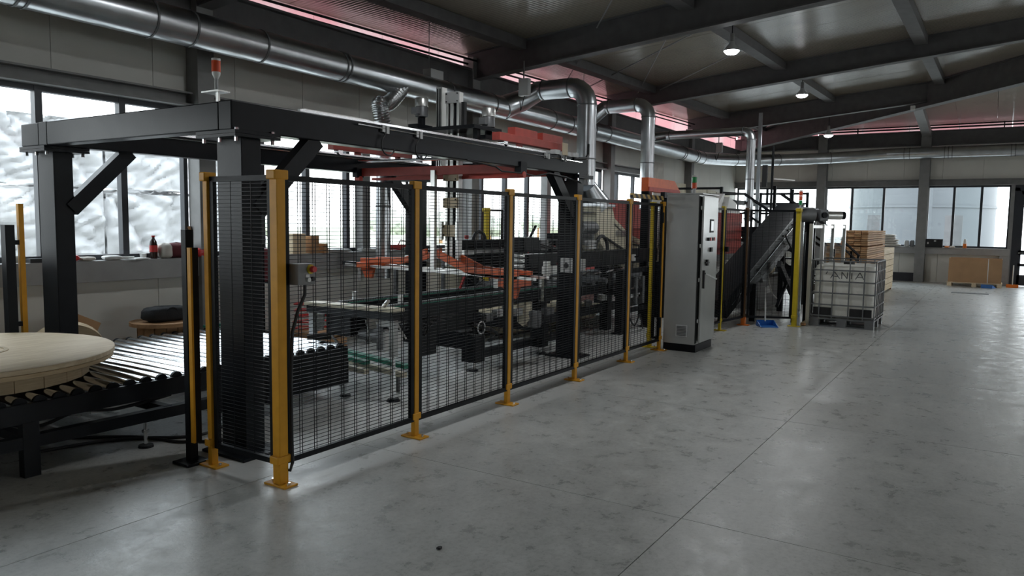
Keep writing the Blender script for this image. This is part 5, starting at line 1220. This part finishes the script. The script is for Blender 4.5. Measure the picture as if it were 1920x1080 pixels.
for i in range(1, 6):
    x = IX0 + (IX1-IX0)*(i/6)
    for y in (IY0-0.008, IY1+0.008): MB().bar((x, y, 0.15), (x, y, 1.13), 0.018, 0.018).build('cage_upright', 'motor', t)
MB().box(IX0, IX1, IY0, IY1, 0.125, 0.15).build('pallet_deck', 'motor', t)
for x in (IX0+0.07, (IX0+IX1)/2, IX1-0.07):
    for y in (IY0+0.07, (IY0+IY1)/2, IY1-0.07): MB().box(x-0.07, x+0.07, y-0.07, y+0.07, 0.02, 0.125).build('pallet_block', 'motor', t)
    MB().box(x-0.07, x+0.07, IY0, IY1, 0.0, 0.02).build('pallet_skid', 'motor', t)
# hand-painted letters on the tank face
def stroke(m, pts):
    for (a, b) in zip(pts[:-1], pts[1:]):
        m.bar((IX0+0.029, a[0], a[1]), (IX0+0.029, b[0], b[1]), 0.014, 0.006, up=(1, 0, 0))
m = MB(); z0, z1 = 0.83, 0.945
def L(y): return y
stroke(m, [(2.395, z1), (2.42, z1-0.045)])
stroke(m, [(2.345, z0), (2.285, z1), (2.20, z0)]); stroke(m, [(2.325, z0+.04), (2.225, z0+.035)])
stroke(m, [(2.17, z0), (2.17, z1), (2.085, z0+0.005), (2.08, z1)])
stroke(m, [(2.012, z1-.01), (2.018, z0)])
stroke(m, [(1.955, z0), (1.89, z1), (1.825, z0)]); stroke(m, [(1.935, z0+.04), (1.845, z0+.035)])
m.build('lettering', 'ink', t)

# ------------------------------------------------------------------ stacked boards
t = thing('board_stack', 'big stack of brown sawn boards behind the white tank', 'board stack', (19.5, 2.7, 0))
SX0, SX1, SY0, SY1 = 18.0, 21.0, 2.36, 3.20
MB().box(SX0+.2, SX0+.3, SY0, SY1, 0, 0.1).box(SX0+1.4, SX0+1.5, SY0, SY1, 0, 0.1).box(SX1-.3, SX1-.2, SY0, SY1, 0, 0.1).build('bearer', 'woodb', t)
b0 = None; z = 0.10; row = 0
bw = (SY1-SY0)/6
hh = 0.047
while z < 1.62:
    for k in range(6):
        jx = rn.uniform(-0.04, 0.04)
        if b0 is None:
            b0 = MB().box(SX0, SX1, SY0+0.005, SY0+bw-0.005, 0.10, 0.10+hh-0.008).build('board', 'woodend', t); c = b0
        else:
            c = b0.copy(); COL.objects.link(c); c.parent = t
        c.location = (jx, bw*k, z-0.10)
    row += 1; z += hh
    if row % 8 == 0 and z < 1.5:
        for q in (0.2, 1.4, 2.6): MB().box(SX0+q, SX0+q+0.07, SY0, SY1, z, z+0.022).build('spacer', 'woodb', t)
        z += 0.025
t = thing('pale_board_stack', 'shorter stack of pale boards just beyond the white tank', 'board stack', (21.8, 2.25, 0))
for k in range(7): MB().box(21.3, 23.5, 2.40, 2.9, 0.05+0.16*k, 0.05+0.16*k+0.145).build('board', 'wood', t)
MB().box(21.5, 21.6, 2.4, 2.9, 0, 0.05).box(23.2, 23.3, 2.4, 2.9, 0, 0.05).build('bearer', 'woodb', t)

# cardboard box on a pallet, dustpans
t = thing('wooden_pallet', 'low wooden pallet under the cardboard box', 'pallet', (26.5, .55, 0))
for y in (1.13, 0.5, -0.13): MB().box(25.95, 26.75, y-0.06, y+0.06, 0.0, 0.10).build('runner', 'wood', t)
for k in range(5): MB().box(25.95+0.165*k, 26.07+0.165*k, -0.20, 1.20, 0.10, 0.122).build('plank', 'wood', t)
t = thing('cardboard_box', 'long brown cardboard box on the pallet before the back wall', 'box', (26.4, 0.5, 0.122))
Q = dict(x0=25.97, x1=26.73, y0=-0.17, y1=1.17, z0=0.124, z1=0.83)
MB().box(Q['x0'], Q['x0']+0.012, Q['y0'], Q['y1'], Q['z0'], Q['z1']).build('side_panel', 'card', t); MB().box(Q['x1']-0.012, Q['x1'], Q['y0'], Q['y1'], Q['z0'], Q['z1']).build('side_panel', 'card', t)
MB().box(Q['x0']+.012, Q['x1']-.012, Q['y0'], Q['y0']+0.012, Q['z0'], Q['z1']).build('end_panel', 'card', t); MB().box(Q['x0']+.012, Q['x1']-.012, Q['y1']-0.012, Q['y1'], Q['z0'], Q['z1']).build('end_panel', 'card', t)
MB().box(Q['x0']+.012, Q['x1']-.012, Q['y0']+.012, Q['y1']-.012, 0.45, 0.47).build('contents', 'card', t)
MB().box(Q['x0']-0.003, Q['x0'], 0.16, 0.18, Q['z0'], Q['z1']).build('strap', 'paper', t)
def dustpan(x, y, rz, m_, hm, lab, tall=True):
    t = thing('dustpan', lab, 'dustpan', (x, y, 0))
    R = Matrix.Rotation(rz, 3, 'Z'); P = lambda a, b, c: Vector((x, y, 0)) + R @ Vector((a, b, c))
    MB().prism([P(-0.14, -0.15, 0.0), P(0.14, -0.15, 0.0), P(0.14, 0.12, 0.0), P(-0.14, 0.12, 0.0)], (0, 0, 0.008)).build('pan', m_, t)
    MB().prism([P(-0.14, 0.12, 0), P(0.14, 0.12, 0), P(0.14, 0.10, 0.10), P(-0.14, 0.10, 0.10)], tuple(R @ Vector((0, 0.01, 0)))).build('back', m_, t)
    for s in (-1, 1): MB().prism([P(s*0.14, -0.15, 0.008), P(s*0.14, 0.12, 0.008), P(s*0.14, 0.10, 0.10)], tuple(R @ Vector((s*0.01, 0, 0)))).build('side', m_, t)
    if tall: MB().cyl(P(0, 0.10, 0.08), P(0, 0.14, 0.66), 0.014, n=10).build('handle', hm, t, smooth=True)
    return t
dustpan(13.02, 3.20, -1.0, 'blue', 'white', 'blue dustpan with an upright white handle by the shade-brown corner post')
dustpan(25.75, 0.14, 1.2, 'blue', 'blue', 'small blue dustpan lying before the cardboard box', tall=False)
dustpan(26.5, -0.45, 1.57, 'orangep', 'alu', 'orange dustpan with a thin handle beside the glazed door')
tag(MB().box(23.1, 23.45, 0.10, 0.95, 0.001, 0.006).build('floor_grate', 'grate', loc=(23.2, .5, 0)), 'dark iron drain grate in the floor before the cardboard box', 'grate')
tag(MB().blob((3.0, 2.35, 0), (0.035, 0.025, 0.012), seed=4).build('debris_chip', 'rubber', loc=(3.0, 2.35, 0)), 'small dark chip lying alone on the open concrete floor', 'chip')

# ------------------------------------------------------------------ clutter by the long window wall
def F_spool(x, y, h, r, lab, m_='woodb'):
    t = thing('cable_spool', lab, 'spool', (x, y, 0))
    MB().cyl((x, y, h-0.04), (x, y, h), r, n=28).build('top_flange', m_, t, smooth=True); MB().cyl((x, y, 0), (x, y, 0.04), r, n=28).build('bottom_flange', m_, t, smooth=True)
    for i in range(14):
        a = 2*math.pi*i/14; MB().obox((x+r*0.72*math.cos(a), y+r*0.72*math.sin(a), h/2), (0.03, r*0.31, h-0.08), rz=a).build('stave', m_, t)
    return t
F_spool(4.72, 7.45, 0.60, 0.33, 'brown wooden cable spool under the black holdall', 'woodb')
o = MB().blob((4.73, 7.42, 0.60), (0.46, 0.26, 0.16), seed=2, amp=0.05, p=0.5).build('bag_body', 'fabric', None, smooth=True, loc=(4.73, 7.42, 0.60)); o.name = 'holdall'; tag(o, 'black holdall lying on the brown wooden spool', 'bag')
h_ = MB().tube(arc((4.73, 7.30, 0.68), 0.07, 0.2, 2.9, (1, 0, 0), (0, 0, 1), 8), 0.010, 6); h_.build('handle', 'fabric', o)
t = thing('drum_disc', 'round pale wooden drum flange leaning beyond the big drum', 'drum flange', (3.72, 7.4, 0))
MB().cyl((3.70, 7.42, 0.335), (3.72, 7.50, 0.36), 0.36, n=36).build('disc', 'ply', t, smooth=True)
t = thing('carton', 'small open brown carton behind the drum flange', 'carton', (3.85, 7.75, 0))
MB().box(3.74, 4.00, 7.62, 7.9, 0.0, 0.58).build('body', 'card', t); MB().bar((3.98, 7.62, 0.58), (4.03, 7.62, 0.68), 0.26, 0.006, up=(0, 1, 0)).build('flap', 'card', t); MB().bar((3.76, 7.62, 0.58), (3.72, 7.62, 0.67), 0.2, 0.006, up=(0, 1, 0)).build('flap', 'card', t)
for k, (x, y, sx, sy, sz, lab) in enumerate(((4.15, 7.5, 0.5, 0.4, 0.40, 'grey dusty sack slumped beside the wooden spool'), (4.35, 7.28, 0.35, 0.3, 0.33, 'smaller grey sack between the rollers and the spool'))):
    tag(MB().blob((x, y, 0), (sx, sy, sz), seed=20+k, amp=0.10).build('sack', 'wall', loc=(x, y, 0), smooth=True), lab, 'sack')
tag(MB().tube([(6.7+0.25*math.cos(a*0.5)+0.03*math.sin(a*1.7), 7.3+0.22*math.sin(a*0.5)+0.02*math.cos(a*2.1), 0.30+0.006*a) for a in range(60)], 0.012, 6).build('red_hose', 'redp', loc=(6.7, 7.3, 0.3), smooth=True), 'coiled red hose on a crate beyond the rollers', 'hose')
t = thing('crate', 'low brown crate holding up the coiled red hose', 'crate', (6.7, 7.3, 0))
for k in range(3): MB().box(6.4, 7.0, 7.02, 7.04, 0.02+0.1*k, 0.10+0.1*k).box(6.4, 7.0, 7.58, 7.6, 0.02+0.1*k, 0.10+0.1*k).box(6.4, 6.42, 7.04, 7.58, 0.02+0.1*k, 0.10+0.1*k).box(6.98, 7.0, 7.04, 7.58, 0.02+0.1*k, 0.10+0.1*k).build('slat', 'woodb', t)
MB().box(6.42, 6.98, 7.04, 7.58, 0.26, 0.29).build('lid', 'woodb', t)
# things on the window ledge
ZS = SILL_L
t = thing('cola_bottle', 'dark drink bottle with a red label on the window ledge', 'bottle', (4.93, 7.93, ZS))
MB().lathe([(0.038, 0), (0.042, 0.01), (0.042, 0.075)], (4.93, 7.93, ZS), 16).build('lower_body', 'cola', t, smooth=True); MB().lathe([(0.043, 0.075), (0.043, 0.15)], (4.93, 7.93, ZS), 16).build('red_wrap', 'redp', t, smooth=True)
MB().lathe([(0.042, 0.15), (0.036, 0.19), (0.015, 0.225), (0.015, 0.24)], (4.93, 7.93, ZS), 16).build('neck', 'cola', t, smooth=True); MB().cyl((4.93, 7.93, ZS+0.24), (4.93, 7.93, ZS+0.258), 0.018, n=12).build('cap', 'redp', t, smooth=True)
def blobthing(name, lab, cat, x, y, z, size, m_, seed, group=None, p=0.7, amp=0.1):
    o = MB().blob((x, y, z), size, seed=seed, amp=amp, p=p).build(name, m_, loc=(x, y, z), smooth=True); return tag(o, lab, cat, group)
o = blobthing('holdall', 'maroon bag on the window ledge beside the drink bottle', 'bag', 5.22, 7.96, ZS, (0.38, 0.24, 0.17), 'maroon', 31)
blobthing('cloth', 'crumpled white and dark cloth lying by the maroon bag', 'cloth', 5.06, 7.92, ZS, (0.16, 0.16, 0.17), 'sack', 32)
blobthing('cloth', 'bright red cloth at the end of the ledge by the column', 'cloth', 5.48, 7.86, ZS, (0.14, 0.12, 0.11), 'redp', 33)
blobthing('cloth', 'dark cloth between the maroon bag and the red cloth', 'cloth', 5.40, 7.96, ZS, (0.16, 0.14, 0.10), 'fabric', 34)
blobthing('glove', 'red work glove on the ledge beside the far gantry leg', 'glove', 4.02, 7.92, ZS, (0.16, 0.12, 0.07), 'redp', 35)
blobthing('cloth', 'pale rag next to the red work glove', 'cloth', 4.18, 7.92, ZS, (0.17, 0.14, 0.045), 'sack', 36)
blobthing('cloth', 'pale rag in the middle of the ledge under the bales', 'cloth', 4.45, 7.92, ZS, (0.2, 0.14, 0.05), 'paper', 37)
tag(MB().obox((4.72, 7.90, ZS+0.008), (0.20, 0.14, 0.014), rz=0.3).build('paper_sheets', 'paper', loc=(4.72, 7.9, ZS)), 'stack of white paper sheets near the drink bottle', 'papers')
tag(MB().obox((4.56, 7.94, ZS+0.02), (0.26, 0.03, 0.03), rz=-0.3).build('white_tube', 'white', loc=(4.56, 7.94, ZS)), 'white plastic tube lying on the ledge near the papers', 'tube')
tag(MB().cyl((4.83, 7.97, ZS), (4.83, 7.97, ZS+0.06), 0.03, 0.036, n=14).build('plastic_cup', 'white', loc=(4.83, 7.97, ZS), smooth=True), 'white plastic cup beside the drink bottle', 'cup')
tag(MB().bar((5.52, 7.93, ZS), (5.42, 8.0, ZS+0.36), 0.035, 0.03).build('wooden_stick', 'woodb', loc=(5.52, 7.93, ZS)), 'brown stick leaning on the window frame by the column', 'stick')
tag(MB().cyl((3.42, 7.90, ZS+0.045), (3.53, 7.84, ZS+0.045), 0.04, n=16).build('adhesive_roll', 'white', loc=(3.45, 7.88, ZS), smooth=True), 'white roll lying on the ledge behind the light curtain post', 'roll')
tag(MB().obox((3.70, 7.92, ZS+0.02), (0.16, 0.10, 0.04)).build('small_box', 'rubber', loc=(3.7, 7.92, ZS)), 'flat black box on the ledge behind the orange sensor strip', 'box')
# second bay of the ledge
for k, (x, y, sx, sy, sz, m_, lab) in enumerate(((6.95, 7.92, 0.22, 0.16, 0.27, 'wood', 'tall pale wooden block on the ledge behind the mesh'), (7.22, 7.92, 0.16, 0.16, 0.24, 'woodb', 'dark brown wooden block beside the tall pale block'), (7.42, 7.9, 0.11, 0.12, 0.07, 'woodb', 'small brown block at the ledge, lowest of two'), (7.42, 7.9, 0.10, 0.11, 0.06, 'woodb', 'small brown block stacked on another small block'))):
    z = ZS + (0.07 if k == 3 else 0)
    tag(MB().obox((x, y, z+sz/2), (sx, sy, sz), rz=0.1*k).build('wood_block', m_, loc=(x, y, z), bevel=0.003), lab, 'block', 'wooden blocks on the ledge')
for k, (x, lab) in enumerate(((7.75, 'white paper heap on the ledge past the wooden blocks'), (8.35, 'white paper heap on the ledge near the drop pipe'), (9.2, 'white paper heap on the ledge before the far gantry leg'))):
    blobthing('paper_heap', lab, 'papers', x, 7.92, ZS, (0.4, 0.2, 0.05), 'paper', 50+k)
t = thing('power_tool', 'red power tool on the ledge beside the far gantry leg', 'tool', (8.95, 7.9, ZS)); MB().obox((8.95, 7.9, ZS+0.05), (0.42, 0.09, 0.08)).build('body', 'redp', t, bevel=0.02); MB().tube([(9.0, 7.9, ZS+0.09), (9.05, 7.9, ZS+0.16), (9.16, 7.9, ZS+0.14)], 0.012, 8).build('handle', 'white', t)
# white bench with parts behind the gripper
t = thing('work_bench', 'pale bench with white trays behind the gripper end', 'bench', (8.6, 7.2, 0))
MB().box(8.1, 9.3, 6.75, 7.25, 1.14, 1.17).build('top', 'light', t)
for (a, b) in ((8.15, 7.2), (9.25, 7.2), (9.25, 6.8), (8.15, 6.8)): MB().box(a-0.025, a+0.025, b-0.025, b+0.025, 0, 1.14).build('leg', 'motor', t)
for k in range(3): MB().obox((8.35+0.3*k, 7.0, 1.19+0.01*k), (0.26, 0.2, 0.04+0.02*k), rz=0.2*k).build('tray', 'white', t, bevel=0.006)
MB().tube(spline([(8.3, 7.0, 1.22), (8.45, 7.05, 1.32), (8.62, 7.0, 1.28), (8.7, 7.0, 1.22)]), 0.012, 6).build('hose', 'rubber', t)
# red crates by the column
for k in range(2): tag(MB().box(5.95, 6.25, 7.35, 7.6, 0.95+0.20*k, 1.14+0.20*k).build('red_crate', 'maroon', loc=(5.95, 7.35, 0.95+0.2*k), bevel=0.005), ('red crate on the rack behind the fence corner, lower of two', 'red crate on the rack behind the fence corner, upper of two')[k], 'crate', 'red crates by the column')
t = thing('storage_rack', 'slim dark rack carrying the red crates by the column', 'rack', (6.1, 7.5, 0))
for (a, b) in ((5.94, 7.34), (6.27, 7.34), (5.94, 7.62), (6.27, 7.62)): MB().box(a-0.015, a+0.015, b-0.015, b+0.015, 0, 1.4).build('post', 'black', t)
for z in (0.3, 0.93): MB().box(5.93, 6.28, 7.33, 7.63, z, z+0.02).build('shelf', 'black', t)
# back ledge
ZB = SILL_B
for k in range(5):
    blobthing('folded_bag', ('bottom', 'second', 'middle', 'fourth', 'topmost')[k]+' pale folded sack of the pile on the back ledge', 'bag', 27.08, 2.95+0.03*(k % 2), ZB+0.075*k, (0.3, 0.75-0.08*k, 0.085), 'sack', 60+k, 'folded sacks on the back ledge', amp=0.06)
for k, y in enumerate((2.42, 2.27)): tag(MB().lathe([(0.06, 0), (0.07, 0.02), (0.07, 0.17), (0.05, 0.2)], (27.08, y, ZB), 14).build('jar', 'motor' if k else 'light', loc=(27.08, y, ZB), smooth=True), ('pale grey canister next to the folded sacks', 'dark grey canister beside the column on the back ledge')[k], 'canister')
t = thing('tool_case', 'black tool case on the back ledge beside the column', 'case', (27.08, 1.65, ZB)); MB().box(26.98, 27.2, 1.42, 1.90, ZB, ZB+0.26).build('body', 'fabric', t, bevel=0.02); MB().box(26.97, 26.98, 1.60, 1.66, ZB+0.18, ZB+0.22).box(26.97, 26.98, 1.8, 1.84, ZB+0.10, ZB+0.16).build('clasp', 'light', t)
for k, y in enumerate((1.30, 1.15)): blobthing('cloth', ('orange and white rag on the back ledge by the case', 'pale rag further along the back ledge')[k], 'cloth', 27.05, y, ZB, (0.14, 0.14, 0.05), ('orangep', 'sack')[k], 70+k)
t = thing('spray_bottle', 'white bottle with an orange base on the back ledge', 'bottle', (27.08, 0.83, ZB)); MB().lathe([(0.045, 0), (0.05, 0.01), (0.05, 0.13)], (27.08, 0.83, ZB), 14).build('orange_base', 'orangep', t, smooth=True); MB().lathe([(0.05, 0.13), (0.05, 0.2), (0.03, 0.26), (0.015, 0.28)], (27.08, 0.83, ZB), 14).build('white_top', 'white', t, smooth=True)
# scraps beside the tank
for k in range(4): blobthing('scrap', ('brown wood scrap nearest the wide lemon-yellow post', 'pale wood scrap next after the lemon-yellow post', 'brown wood scrap nearer the white tank', 'pale wood scrap against the white tank')[k], 'scrap', 13.55+0.12*k, 2.72+0.03*(k % 2), 0, (0.12, 0.08, 0.05), 'wood' if k % 2 else 'woodb', 80+k, 'wood scraps by the tank')
